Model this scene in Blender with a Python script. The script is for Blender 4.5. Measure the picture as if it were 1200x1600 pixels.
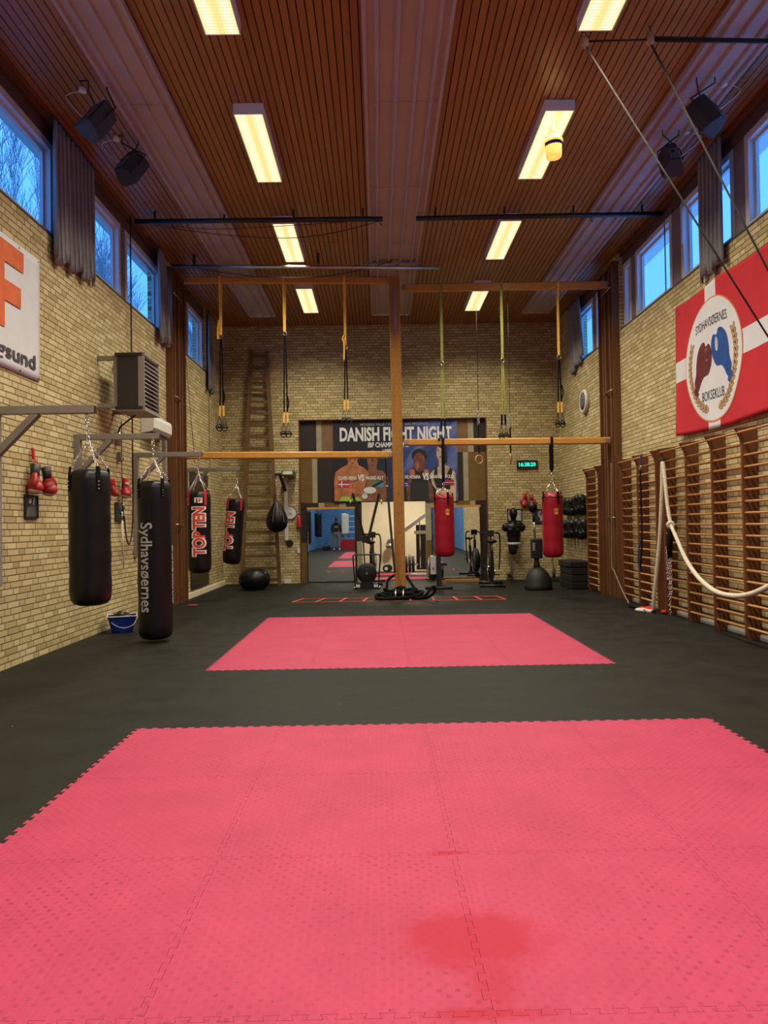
import bpy, bmesh, math, random
from mathutils import Vector, Matrix, Quaternion
from mathutils.geometry import tessellate_polygon
PI = math.pi
for o in list(bpy.data.objects): bpy.data.objects.remove(o)
SC = bpy.context.scene
COL = SC.collection

# ---------------------------------------------------------------- camera
CAM_R = Vector((0.99984381, -0.00763158, -0.01594078))
CAM_U = Vector((0.01580924, -0.01699688, 0.99973055))
CAM_F = Vector((0.00790047, 0.99982642, 0.01687357))
CAM_P = Vector((0, 0, 1.3971)); FPX = 1131.13
cd = bpy.data.cameras.new('camera'); cam = bpy.data.objects.new('camera', cd); COL.objects.link(cam)
m = Matrix((CAM_R, CAM_U, -CAM_F)).transposed().to_4x4(); m.translation = CAM_P
cam.matrix_world = m
cd.sensor_fit = 'VERTICAL'; cd.sensor_height = 36; cd.lens = 36*FPX/1600; cd.clip_start = .05; cd.clip_end = 300
SC.camera = cam
def at(u, v, **k):
    d = CAM_F + CAM_R*((u-600)/FPX) - CAM_U*((v-800)/FPX)
    a, val = list(k.items())[0]; i = 'XYZ'.index(a)
    return CAM_P + d*((val-CAM_P[i])/d[i])

# ---------------------------------------------------------------- light and exposure
SKY_COL = (0.09, 0.34, 1.0); SKY_STR = 2.5
LAMP_W = 92.0; LAMP_COL = (1.0, 0.92, 0.70); LAMP_SPREAD = 140
LOUVRE_E = 1.0
ANNEX_W = 75.0
SC.view_settings.view_transform = 'Standard'; SC.view_settings.look = 'None'
SC.view_settings.exposure = 0.0; SC.view_settings.gamma = 1.0; SC.view_settings.use_curve_mapping = False
w = bpy.data.worlds.new('dusk_sky'); SC.world = w; w.use_nodes = True
bg = w.node_tree.nodes['Background']
tc = w.node_tree.nodes.new('ShaderNodeTexCoord'); sx = w.node_tree.nodes.new('ShaderNodeSeparateXYZ')
rp = w.node_tree.nodes.new('ShaderNodeValToRGB')
rp.color_ramp.elements[0].color = (0.12, 0.38, 1.0, 1); rp.color_ramp.elements[1].color = SKY_COL+(1,)
rp.color_ramp.elements[1].position = .8
w.node_tree.links.new(tc.outputs['Generated'], sx.inputs[0]); w.node_tree.links.new(sx.outputs['Z'], rp.inputs[0])
w.node_tree.links.new(rp.outputs[0], bg.inputs['Color']); bg.inputs['Strength'].default_value = SKY_STR
CY = getattr(SC, 'cycles', None)
if CY:
    CY.max_bounces = 8; CY.diffuse_bounces = 5; CY.transparent_max_bounces = 12; CY.caustics_reflective = False; CY.caustics_refractive = False
    CY.sample_clamp_indirect = 6.0

# ---------------------------------------------------------------- materials
class NT:
    def __init__(s, name):
        s.m = bpy.data.materials.new(name); s.m.use_nodes = True; s.t = s.m.node_tree; s.n = s.t.nodes; s.l = s.t.links
        s.b = s.n['Principled BSDF']; s.out = s.n['Material Output']
    def new(s, t, **k):
        n = s.n.new(t)
        for a, b in k.items(): setattr(n, a, b)
        return n
    def setin(s, n, i, v):
        if v is None: return
        if hasattr(v, 'links') or isinstance(v, bpy.types.NodeSocket): s.l.new(v, n.inputs[i])
        else: n.inputs[i].default_value = v
    def M(s, op, a, b=None, c=None):
        n = s.new('ShaderNodeMath', operation=op); s.setin(n, 0, a); s.setin(n, 1, b); s.setin(n, 2, c); return n.outputs[0]
    def mix(s, f, a, b, blend='MIX'):
        n = s.new('ShaderNodeMix', data_type='RGBA', blend_type=blend); s.setin(n, 0, f)
        for i, v in ((6, a), (7, b)):
            if isinstance(v, (tuple, list)): v = tuple(v)[:3]+(1,)
            s.setin(n, i, v)
        return n.outputs[2]
    def pos(s, kind='Object'):
        n = s.new('ShaderNodeTexCoord'); return n.outputs[kind]
    def world(s): return s.new('ShaderNodeNewGeometry').outputs['Position']
    def sep(s, v):
        n = s.new('ShaderNodeSeparateXYZ'); s.l.new(v, n.inputs[0]); return n.outputs
    def comb(s, x, y, z=0.0):
        n = s.new('ShaderNodeCombineXYZ'); s.setin(n, 0, x); s.setin(n, 1, y); s.setin(n, 2, z); return n.outputs[0]
    def noise(s, v, scale=5, det=3, rough=.5, dist=0):
        n = s.new('ShaderNodeTexNoise'); s.l.new(v, n.inputs['Vector']); n.inputs['Scale'].default_value = scale
        n.inputs['Detail'].default_value = det; n.inputs['Roughness'].default_value = rough; n.inputs['Distortion'].default_value = dist
        return n.outputs[0]
    def white(s, v):
        n = s.new('ShaderNodeTexWhiteNoise', noise_dimensions='3D'); s.l.new(v, n.inputs['Vector']); return n.outputs
    def ramp(s, f, pts):
        n = s.new('ShaderNodeValToRGB'); s.l.new(f, n.inputs[0]); e = n.color_ramp.elements
        while len(e) < len(pts): e.new(.5)
        for i, (p, c) in enumerate(pts):
            e[i].position = p; e[i].color = (c if isinstance(c, tuple) else (c, c, c))[:3]+(1,)
        return n.outputs[0]
    def mapv(s, v, sc):
        n = s.new('ShaderNodeMapping'); s.l.new(v, n.inputs[0]); n.inputs['Scale'].default_value = sc; return n.outputs[0]
    def bump(s, h, strength=.3, dist=.01):
        n = s.new('ShaderNodeBump'); s.l.new(h, n.inputs['Height']); n.inputs['Strength'].default_value = strength
        n.inputs['Distance'].default_value = dist; s.l.new(n.outputs[0], s.b.inputs['Normal'])
    def col(s, v):
        s.setin(s.b, 'Base Color', v if not isinstance(v, tuple) else v[:3]+(1,))
    def rough(s, v): s.setin(s.b, 'Roughness', v)

def mat(name, c, rough=.5, metal=0.0, var=.12, vscale=6, bump=0, bscale=60, emit=0, spec=.5, stretch=(1,1,1)):
    t = NT(name); v = t.mapv(t.pos(), stretch)
    f = t.noise(v, vscale)
    lo = tuple(x*(1-var) for x in c); hi = tuple(min(1, x*(1+var)) for x in c)
    t.col(t.mix(t.ramp(f, [(.3, 0.0), (.7, 1.0)]), lo, hi)); t.rough(rough)
    t.b.inputs['Metallic'].default_value = metal; t.b.inputs['Specular IOR Level'].default_value = spec
    if bump: t.bump(t.noise(v, bscale), bump, .004)
    if emit:
        t.b.inputs['Emission Color'].default_value = tuple(c)+(1,); t.b.inputs['Emission Strength'].default_value = emit
    return t.m
def wood(name, c, rough=.4, grain='Z', dark=.45, scale=1.0):
    t = NT(name); st = {'X': (1.2, 22, 22), 'Y': (22, 1.2, 22), 'Z': (22, 22, 1.2)}[grain]
    v = t.mapv(t.pos(), tuple(a*scale for a in st)); f = t.noise(v, 1, 6, .65, 1.5)
    g = t.noise(t.pos(), 3, 2)
    c1 = t.mix(t.ramp(f, [(.3, 0.0), (.75, 1.0)]), tuple(x*dark for x in c), c)
    t.col(t.mix(t.M('MULTIPLY', g, .35), c1, tuple(x*.6 for x in c))); t.rough(rough)
    t.bump(f, .12, .003); return t.m

def brick(name, axis, c_lo, c_hi, mortar, paint=None):
    """yellow brick in monk bond: two stretchers and a header in each course"""
    t = NT(name); P = t.sep(t.world()); u = P['XYZ'.index(axis)]; z = P[2]
    H = 0.0667; PER = 0.60; J = 0.006
    wob = t.noise(t.world(), 9, 2)
    z = t.M('ADD', z, t.M('MULTIPLY', t.M('SUBTRACT', wob, .5), .006))
    zr = t.M('DIVIDE', z, H); row = t.M('FLOOR', zr); fz = t.M('MULTIPLY', t.M('FRACT', zr), H)
    off = t.M('MULTIPLY', t.M('FRACT', t.M('MULTIPLY', row, .5)), .60)
    off2 = t.M('MULTIPLY', t.M('FRACT', t.M('MULTIPLY', t.M('FLOOR', t.M('MULTIPLY', row, .5)), .5)), .24)
    uu = t.M('ADD', t.M('ADD', u, 40.0), t.M('ADD', off, off2))
    pr = t.M('DIVIDE', uu, PER); cell = t.M('FLOOR', pr); fu = t.M('MULTIPLY', t.M('FRACT', pr), PER)
    d = t.M('MINIMUM', t.M('ABSOLUTE', fu), t.M('ABSOLUTE', t.M('SUBTRACT', fu, .24)))
    d = t.M('MINIMUM', d, t.M('ABSOLUTE', t.M('SUBTRACT', fu, .48)))
    d = t.M('MINIMUM', d, t.M('ABSOLUTE', t.M('SUBTRACT', fu, .60)))
    dz = t.M('MINIMUM', fz, t.M('SUBTRACT', H, fz))
    dm = t.M('MINIMUM', d, dz)
    mask = t.new('ShaderNodeMapRange'); t.l.new(dm, mask.inputs[0]); mask.inputs[1].default_value = J*.55; mask.inputs[2].default_value = J*1.25
    mk = mask.outputs[0]
    k = t.M('ADD', t.M('ADD', t.M('GREATER_THAN', fu, .24), t.M('GREATER_THAN', fu, .48)), t.M('MULTIPLY', cell, 3.0))
    rnd = t.white(t.comb(k, row, 1.5))
    r = rnd[0]
    bc = t.ramp(r, [(0.0, tuple(x*.84 for x in c_lo)), (.12, c_lo), (.55, tuple((a+b)/2 for a, b in zip(c_lo, c_hi))), (.9, c_hi), (1.0, tuple(x*1.05 for x in c_hi))])
    bc = t.mix(t.M('MULTIPLY', t.noise(t.world(), 30, 4, .7), .4), bc, tuple(x*.55 for x in c_lo))
    # some bricks are pinker or greyer than the rest
    bc = t.mix(t.M('MULTIPLY', t.M('GREATER_THAN', t.white(t.comb(k, row, 7.5))[0], .9), .2), bc, (.50, .30, .18) if not paint else bc)
    bc = t.mix(t.M('MULTIPLY', t.ramp(t.noise(t.world(), .9, 3), [(.4, 0.0), (.75, 1.0)]), .25), bc, tuple(x*.6 for x in c_lo))
    pin = t.ramp(t.noise(t.world(), 14, 1), [(.76, 0.0), (.79, 1.0)])
    bc = t.mix(t.M('MULTIPLY', pin, .6), bc, tuple(x*.3 for x in c_lo))
    t.col(t.mix(mk, mortar, bc)); t.rough(.85)
    h = t.M('ADD', mk, t.M('MULTIPLY', t.noise(t.world(), 70, 3), .25))
    t.bump(h, .8, .007); return t.m

BR_LO = (.53, .415, .18); BR_HI = (.74, .615, .335); MORT = (.15, .12, .065)
m_brick_y = brick('yellow_brick_side', 'Y', BR_LO, BR_HI, MORT)
m_brick_x = brick('yellow_brick_end', 'X', BR_LO, BR_HI, MORT)
m_blue_y = brick('blue_painted_brick_side', 'Y', (.07, .22, .52), (.10, .28, .62), (.05, .16, .40), 1)
m_blue_x = brick('blue_painted_brick_end', 'X', (.07, .22, .52), (.10, .28, .62), (.05, .16, .40), 1)

def m_floor():
    t = NT('black_rubber_matting'); p = t.world(); P = t.sep(p)
    n = t.noise(p, 3, 4, .6); n2 = t.noise(p, 45, 2)
    c = t.mix(t.ramp(n, [(.3, 0.0), (.75, 1.0)]), (.0075, .0075, .0065), (.0155, .0155, .013))
    gx = t.M('ABSOLUTE', t.M('SUBTRACT', t.M('FRACT', t.M('ADD', P[0], 1.704+40.5)), .5))
    gy = t.M('ABSOLUTE', t.M('SUBTRACT', t.M('FRACT', t.M('ADD', P[1], -5.081+40.5)), .5))
    zig = t.M('MULTIPLY', t.M('SIGN', t.M('SINE', t.M('MULTIPLY', P[1], 75.0))), .011)
    zig2 = t.M('MULTIPLY', t.M('SIGN', t.M('SINE', t.M('MULTIPLY', P[0], 75.0))), .011)
    gx = t.M('ABSOLUTE', t.M('ADD', t.M('SUBTRACT', t.M('FRACT', t.M('ADD', P[0], 1.704+40.5)), .5), zig))
    gy = t.M('ABSOLUTE', t.M('ADD', t.M('SUBTRACT', t.M('FRACT', t.M('ADD', P[1], -5.081+40.5)), .5), zig2))
    seam = t.M('MAXIMUM', t.M('LESS_THAN', gx, .0022), t.M('LESS_THAN', gy, .0022))
    dia = t.M('MULTIPLY', t.M('SINE', t.M('MULTIPLY', t.M('ADD', P[0], P[1]), 150.0)), t.M('SINE', t.M('MULTIPLY', t.M('SUBTRACT', P[0], P[1]), 150.0)))
    spk = t.ramp(t.noise(p, 26, 0), [(.90, 0.0), (.91, 1.0)])
    c = t.mix(t.M('MULTIPLY', seam, .6), c, (.006, .006, .005)); c = t.mix(spk, c, (.3, .28, .25))
    t.col(c); t.b.inputs['Specular IOR Level'].default_value = .2; t.rough(t.ramp(n, [(.2, .5), (.8, .7)]))
    t.bump(t.M('ADD', t.M('MULTIPLY', dia, .4), n2), .35, .003); return t.m
m_floor_black = m_floor()
def m_pink_mat():
    t = NT('pink_foam_mat'); p = t.world(); P = t.sep(p)
    n = t.noise(p, 2.2, 4, .6); n2 = t.noise(p, 12, 4, .7)
    base = t.mix(t.ramp(n, [(.3, 0.0), (.7, 1.0)]), (.35, .028, .078), (.43, .038, .101))
    oi = t.new('ShaderNodeObjectInfo').outputs['Random']
    base = t.mix(t.M('MULTIPLY', oi, .16), base, (.42, .044, .102))
    # woven surface: small pressed squares
    gx = t.M('FRACT', t.M('MULTIPLY', P[0], 36.0)); gy = t.M('FRACT', t.M('MULTIPLY', P[1], 36.0))
    cx = t.M('FLOOR', t.M('MULTIPLY', P[0], 36.0)); cy = t.M('FLOOR', t.M('MULTIPLY', P[1], 36.0))
    sq = t.M('MULTIPLY', t.M('GREATER_THAN', gx, .45), t.M('GREATER_THAN', gy, .45))
    chk = t.M('FRACT', t.M('MULTIPLY', t.M('ADD', cx, cy), .5)); sq = t.M('MULTIPLY', sq, t.M('GREATER_THAN', chk, .25))
    wear = t.ramp(t.noise(p, 1.3, 3, .6), [(.42, 0.0), (.62, 1.0)])
    dirt = t.M('MULTIPLY', sq, t.M('MULTIPLY', wear, t.white(t.comb(cx, cy, 2.0))[0]))
    c = t.mix(t.M('MULTIPLY', dirt, .75), base, (.20, .014, .035))
    dd = t.ramp(t.noise(p, 62, 1), [(.735, 0.0), (.76, 1.0)]); strk = t.ramp(t.noise(t.mapv(p, (60, 6, 1)), 1.0, 3, .6), [(.45, 0.0), (.75, 1.0)]); c = t.mix(t.M('MULTIPLY', strk, .16), c, (.54, .085, .14)); c = t.mix(t.M('MULTIPLY', t.M('MULTIPLY', sq, t.M('SUBTRACT', 1.0, wear)), .2), c, (.27, .02, .045)); c = t.mix(t.M('MULTIPLY', dd, .75), c, (.16, .012, .025))
    scuff = t.ramp(t.noise(t.mapv(p, (9, 3, 1)), 1.5, 5, .8), [(.62, 0.0), (.78, 1.0)]); c = t.mix(t.M('MULTIPLY', scuff, .25), c, (.56, .12, .17))
    # damp patch, darker and redder
    wob = t.M('MULTIPLY', t.M('SUBTRACT', t.noise(p, 7, 5, .75), .5), 1.3)
    def blob(x, y, rx, ry, hard=.55):
        d = t.M('SQRT', t.M('ADD', t.M('POWER', t.M('DIVIDE', t.M('SUBTRACT', P[0], x), rx), 2.0), t.M('POWER', t.M('DIVIDE', t.M('SUBTRACT', P[1], y), ry), 2.0)))
        mr = t.new('ShaderNodeMapRange'); t.l.new(t.M('ADD', d, wob), mr.inputs[0]); mr.inputs[1].default_value = hard; mr.inputs[2].default_value = 1.1
        mr.inputs[3].default_value = 1; mr.inputs[4].default_value = 0; return mr.outputs[0]
    st = t.M('MAXIMUM', blob(.30, 2.46, .28, .20), t.M('MAXIMUM', blob(.29, 2.08, .20, .035, .4), t.M('MULTIPLY', blob(.33, 2.24, .09, .2), .7)))
    st = t.M('MAXIMUM', st, blob(.27, 3.09, .09, .025))
    c = t.mix(t.M('MULTIPLY', st, .85), c, (.36, .0085, .032)); t.col(c)
    t.rough(.62); t.b.inputs['Specular IOR Level'].default_value = .3
    t.bump(t.M('ADD', t.M('MULTIPLY', sq, -.8), t.M('MULTIPLY', n2, .9)), .7, .003); return t.m
m_pink = m_pink_mat()
def m_ceiling():
    t = NT('varnished_pine_boards'); g = t.new('ShaderNodeNewGeometry'); isl = g.outputs['Random Per Island']; p = g.outputs['Position']
    v = t.new('ShaderNodeVectorMath', operation='ADD'); t.l.new(t.mapv(p, (30, 1.1, 1)), v.inputs[0]); t.l.new(t.comb(0.0, t.M('MULTIPLY', isl, 50.0)), v.inputs[1])
    f = t.noise(v.outputs[0], 1, 5, .6, 1.0); k = t.ramp(t.noise(t.mapv(p, (9, 3.5, 1)), 1.6, 1), [(.79, 0.0), (.81, 1.0)])
    c = t.mix(t.ramp(f, [(.3, 0.0), (.75, 1.0)]), (.29, .125, .035), (.42, .20, .06))
    c = t.mix(t.M('MULTIPLY', isl, .45), c, (.23, .10, .03)); c = t.mix(t.M('MULTIPLY', k, .6), c, (.09, .03, .01))
    t.col(c); t.rough(.38); t.bump(f, .08, .002); return t.m
m_ceil = m_ceiling()
m_dark = mat('shadow_gap_black', (.012, .009, .008), .9)
m_lead = mat('painted_metal_ceiling_panel', (.43, .37, .38), .5, 0, .06, 2)
m_fascia = mat('dark_brown_fascia', (.10, .055, .04), .6, 0, .2, 4)
m_sill = mat('dark_sill', (.05, .04, .035), .5)
m_winframe = mat('painted_window_frame', (.62, .62, .62), .45, 0, .05)
m_winbrown = mat('dark_window_mullion', (.20, .17, .17), .5)
m_plaster = mat('cream_plaster', (.80, .72, .52), .9, 0, .04, 3, .1, 80)
m_white = mat('white_enamel', (.74, .73, .70), .4, 0, .04)
m_offwhite = mat('off_white_plastic', (.70, .69, .66), .4, 0, .05)
m_grey_steel = mat('grey_painted_steel', (.245, .225, .195), .45, .0, .08)
m_steel = mat('zinc_plated_steel', (.55, .53, .50), .3, 1.0, .12)
m_chrome = mat('chrome', (.8, .8, .8), .12, 1.0, .04)
m_blacksteel = mat('black_powder_coated_steel', (.014, .014, .015), .38, 0, .2)
m_rubber = mat('black_rubber', (.013, .013, .013), .6, 0, .25, 20, .2, 60)
m_vinyl = mat('black_vinyl', (.0055, .005, .007), .36, 0, .2, 5, .15, 14, spec=.3)
m_redvinyl = mat('red_vinyl', (.30, .005, .02), .33, 0, .12, 4, .12, 12)
m_red = mat('red_paint', (.55, .02, .02), .45)
m_redcloth = mat('red_cloth', (.52, .012, .025), .85, 0, .06, 5)
m_whitecloth = mat('white_cloth', (.66, .67, .70), .85, 0, .03, 5)
m_curtain = mat('grey_curtain_cloth', (.25, .245, .25), .95, 0, .2, 10, .2, 200, stretch=(1, 1, .2))
m_beam = wood('honey_varnished_beam', (.74, .36, .07), .28, 'X', .62)
m_post = wood('honey_varnished_post', (.46, .215, .045), .3, 'Z', .6)
m_column = wood('red_brown_stained_board', (.20, .08, .03), .35, 'Z', .5)
m_barwood = wood('red_brown_upright', (.22, .07, .028), .4, 'Z', .5)
m_rung = wood('pine_rung', (.60, .30, .10), .4, 'Y', .55)
m_ladder = wood('aged_ladder_wood', (.22, .11, .035), .55, 'Z', .5)
m_plyboard = wood('floor_board_wood', (.5, .22, .08), .5, 'X', .6)
m_yellow = mat('yellow_webbing', (.88, .48, .06), .8, 0, .15, 30)
m_lime = mat('lime_webbing', (.27, .28, .05), .8, 0, .2, 30)
m_blackweb = mat('black_webbing', (.006, .006, .008), .85, 0, .2, 30, spec=.12)
m_bluestrap = mat('dark_blue_webbing', (.01, .02, .09), .8, 0, .2, 30)
m_rope_w = mat('white_cotton_rope', (.66, .60, .48), .9, 0, .18, 40, .6, 90)
m_rope_b = mat('black_battle_rope', (.007, .007, .007), .85, 0, .3, 50, .5, 120, spec=.12)
m_rope_t = mat('thin_dark_cord', (.02, .018, .016), .8)
m_ringwood = wood('ring_wood', (.62, .34, .16), .4, 'Z', .7)
m_text_w = mat('white_print', (.78, .78, .78), .6, 0, .03)
m_text_g = mat('grey_print', (.42, .42, .44), .6, 0, .03)
m_text_r = mat('red_print', (.62, .05, .03), .6, 0, .05)
m_text_k = mat('black_print', (.012, .012, .012), .6)
m_foam = mat('black_soft_box_vinyl', (.011, .011, .013), .45, 0, .2, 8)
m_bluep = mat('blue_plastic', (.008, .03, .26), .35, 0, .15)
m_orange_tape = mat('orange_red_strap', (.75, .08, .045), .7)
m_trunk = mat('bare_tree_bark', (.30, .30, .30), .9, 0, .3, 3)
def m_glass():
    t = NT('window_glass'); tr = t.new('ShaderNodeBsdfTransparent'); gl = t.new('ShaderNodeBsdfGlossy'); gl.inputs['Roughness'].default_value = .03
    tr.inputs[0].default_value = (.86, .93, .97, 1)
    fr = t.new('ShaderNodeLayerWeight'); fr.inputs[0].default_value = .5; mx = t.new('ShaderNodeMixShader')
    t.l.new(t.M('ADD', t.M('MULTIPLY', t.M('POWER', fr.outputs['Facing'], 5.0), .5), .02), mx.inputs[0]); t.l.new(tr.outputs[0], mx.inputs[1]); t.l.new(gl.outputs[0], mx.inputs[2]); t.l.new(mx.outputs[0], t.out.inputs[0])
    n = t.noise(t.pos(), 3); return t.m
m_glass = m_glass()
def m_mirror():
    t = NT('mirror_glass'); t.b.inputs['Metallic'].default_value = 1; t.rough(.015)
    t.col(t.mix(t.noise(t.pos(), 2), (.78, .83, .81), (.84, .88, .86))); return t.m
m_mirror = m_mirror()
def m_louvre():
    t = NT('lit_lamp_louvre'); P = t.sep(t.pos())
    # louvre cells: cross blades slightly less bright than the cells, two brighter tube lines
    fy = t.M('FRACT', t.M('MULTIPLY', P[1], 24.0)); bl = t.M('LESS_THAN', fy, .3)
    ax = t.M('ABSOLUTE', P[0]); tube = t.M('LESS_THAN', t.M('ABSOLUTE', t.M('SUBTRACT', ax, .095)), .035)
    mid = t.M('LESS_THAN', ax, .03)
    c = t.mix(tube, (1.0, .95, .46), (1.0, 1.0, .74)); c = t.mix(t.M('MULTIPLY', bl, .55), c, (.80, .55, .10)); c = t.mix(t.M('MULTIPLY', mid, .5), c, (.85, .62, .14))
    t.col((.6, .6, .5)); t.l.new(c, t.b.inputs['Emission Color']); t.b.inputs['Emission Strength'].default_value = LOUVRE_E; return t.m
m_louvre = m_louvre()

# ---------------------------------------------------------------- mesh builder
def wloc(o):
    v = Vector((0, 0, 0))
    while o: v += o.location; o = o.parent
    return v
def frame_of(d, ref=None):
    d = d.normalized(); ref = ref or (Vector((0, 0, 1)) if abs(d.z) < .95 else Vector((1, 0, 0)))
    x = ref.cross(d)
    if x.length < 1e-5: x = Vector((1, 0, 0)).cross(d)
    x.normalize(); return x, d.cross(x)
class G:
    def __init__(s): s.v = []; s.f = []; s.m = []; s.s = []
    def add(s, vs, fs, m=0, smooth=False):
        b = len(s.v); s.v += [Vector(p) for p in vs]
        for f in fs: s.f.append([b+i for i in f]); s.m.append(m); s.s.append(smooth)
        return s
    def box(s, x0, x1, y0, y1, z0, z1, m=0, M=None):
        vs = [Vector((x, y, z)) for z in (z0, z1) for y in (y0, y1) for x in (x0, x1)]
        if M: vs = [M @ p for p in vs]
        return s.add(vs, [(0,2,3,1), (4,5,7,6), (0,1,5,4), (2,6,7,3), (0,4,6,2), (1,3,7,5)], m)
    def beam(s, p0, p1, w, h, up=Vector((0,0,1)), m=0, ch=0):
        p0 = Vector(p0); p1 = Vector(p1); d = (p1-p0).normalized(); x = d.cross(up).normalized(); y = x.cross(d)
        a, b = w/2, h/2
        if ch: pr = [(-a+ch,-b), (a-ch,-b), (a,-b+ch), (a,b-ch), (a-ch,b), (-a+ch,b), (-a,b-ch), (-a,-b+ch)]
        else: pr = [(-a,-b), (a,-b), (a,b), (-a,b)]
        n = len(pr); vs = [q+x*u+y*v for q in (p0, p1) for u, v in pr]
        fs = [[(i+1) % n, i, n+i, n+(i+1) % n] for i in range(n)]+[list(range(n)), list(range(2*n-1, n-1, -1))]
        return s.add(vs, fs, m)
    def tube(s, pts, r, n=8, m=0, closed=False, caps=True, flat=1.0):
        pts = [Vector(p) for p in pts]; k = len(pts); R = r if isinstance(r, (list, tuple)) else [r]*k
        vs = []; x = None
        for i in range(k):
            if closed: d = pts[(i+1) % k]-pts[i-1]
            else: d = pts[min(i+1, k-1)]-pts[max(i-1, 0)]
            if d.length < 1e-9: d = Vector((0, 0, 1))
            d.normalize()
            if x is None: x, y = frame_of(d)
            else:
                x = x-d*x.dot(d)
                if x.length < 1e-6: x, y = frame_of(d)
                x.normalize(); y = d.cross(x)
            for j in range(n):
                a = 2*PI*j/n; vs.append(pts[i]+x*(R[i]*math.cos(a))+y*(R[i]*flat*math.sin(a)))
        fs = []
        for i in range(k if closed else k-1):
            for j in range(n):
                a = i*n+j; b = i*n+(j+1) % n; c = ((i+1) % k)*n+(j+1) % n; d2 = ((i+1) % k)*n+j; fs.append([a, b, c, d2])
        s.add(vs, fs, m, True)
        if caps and not closed:
            b = len(s.v)-k*n
            s.f.append([b+j for j in range(n)][::-1]); s.m.append(m); s.s.append(False)
            s.f.append([b+(k-1)*n+j for j in range(n)]); s.m.append(m); s.s.append(False)
        return s
    def cyl(s, p0, p1, r0, r1=None, n=16, m=0): return s.tube([p0, p1], [r0, r0 if r1 is None else r1], n, m)
    def lathe(s, prof, c=(0,0,0), n=24, m=0, M=None, sx=1, sy=1):
        c = Vector(c); vs = []; fs = []
        for r, z in prof:
            for j in range(n):
                a = 2*PI*j/n; p = Vector((r*sx*math.cos(a), r*sy*math.sin(a), z)); vs.append((M @ p if M else p)+c)
        for i in range(len(prof)-1):
            for j in range(n): fs.append([i*n+j, i*n+(j+1) % n, (i+1)*n+(j+1) % n, (i+1)*n+j])
        s.add(vs, fs, m, True)
        b = len(s.v)-len(prof)*n
        if prof[0][0] > 1e-4: s.f.append([b+j for j in range(n)][::-1]); s.m.append(m); s.s.append(False)
        if prof[-1][0] > 1e-4: s.f.append([b+(len(prof)-1)*n+j for j in range(n)]); s.m.append(m); s.s.append(False)
        return s
    def ball(s, c, r, n=16, k=10, m=0, M=None):
        if not isinstance(r, (tuple, list)): r = (r, r, r)
        c = Vector(c); vs = []
        for i in range(k+1):
            t = PI*i/k
            for j in range(n):
                a = 2*PI*j/n; p = Vector((r[0]*math.sin(t)*math.cos(a), r[1]*math.sin(t)*math.sin(a), -r[2]*math.cos(t))); vs.append((M @ p if M else p)+c)
        fs = [[i*n+j, i*n+(j+1) % n, (i+1)*n+(j+1) % n, (i+1)*n+j] for i in range(k) for j in range(n)]
        return s.add(vs, fs, m, True)
    def torus(s, c, R, r, ax=(0,0,1), n=24, k=8, m=0, stretch=1.0, a0=0, a1=2*PI):
        ax = Vector(ax); x, y = frame_of(ax); full = abs(a1-a0-2*PI) < 1e-6
        N = n if full else n+1
        pts = [Vector(c)+x*(R*math.cos(a0+(a1-a0)*i/n))+y*(R*stretch*math.sin(a0+(a1-a0)*i/n)) for i in range(N)]
        return s.tube(pts, r, k, m, closed=full)
    def prism(s, pts, o, ux, uy, depth, m=0, smooth=False):
        """polygon pts (2D) placed at o on axes ux, uy and thickened along ux x uy"""
        ux = Vector(ux); uy = Vector(uy); nn = ux.cross(uy).normalized(); o = Vector(o); n = len(pts)
        A = sum(pts[i][0]*pts[(i+1) % n][1]-pts[(i+1) % n][0]*pts[i][1] for i in range(n))
        if A < 0: pts = pts[::-1]
        vs = [o+ux*a+uy*b for a, b in pts]+[o+ux*a+uy*b+nn*depth for a, b in pts]
        fs = [list(range(n))[::-1], [n+i for i in range(n)]]+[[i, (i+1) % n, n+(i+1) % n, n+i] for i in range(n)]
        return s.add(vs, fs, m, smooth)
    def ribbon(s, pts, w, t, side=None, m=0):
        """flat webbing along pts: w wide, t thick; side = width direction"""
        pts = [Vector(p) for p in pts]; vs = []; k = len(pts)
        for i in range(k):
            d = (pts[min(i+1, k-1)]-pts[max(i-1, 0)]).normalized(); sd = Vector(side) if side else Vector((1, 0, 0))
            sd = (sd-d*sd.dot(d)).normalized(); q = d.cross(sd)
            for a, b in ((-1,-1), (1,-1), (1,1), (-1,1)): vs.append(pts[i]+sd*(a*w/2)+q*(b*t/2))
        fs = [[i*4+j, i*4+(j+1) % 4, i*4+4+(j+1) % 4, i*4+4+j] for i in range(k-1) for j in range(4)]
        fs += [[3,2,1,0], [k*4-4, k*4-3, k*4-2, k*4-1]]
        return s.add(vs, fs, m)
    def chain(s, p0, p1, link=.034, r=.0032, m=0):
        p0 = Vector(p0); p1 = Vector(p1); L = (p1-p0).length; n = max(1, round(L/(link*.72))); d = (p1-p0)/n; dn = d.normalized()
        x, y = frame_of(dn)
        for i in range(n):
            c = p0+d*(i+.5); a = x if i % 2 else y; R = link*.28
            h = d.length*.5+r*1.4-R
            pts = [c+dn*(h+R*math.sin(t))+a*(R*math.cos(t)) for t in (0, PI/3, 2*PI/3, PI)]+[c-dn*(h+R*math.sin(t))-a*(R*math.cos(t)) for t in (0, PI/3, 2*PI/3, PI)]
            s.tube(pts, r, 5, m, closed=True)
        return s
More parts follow.
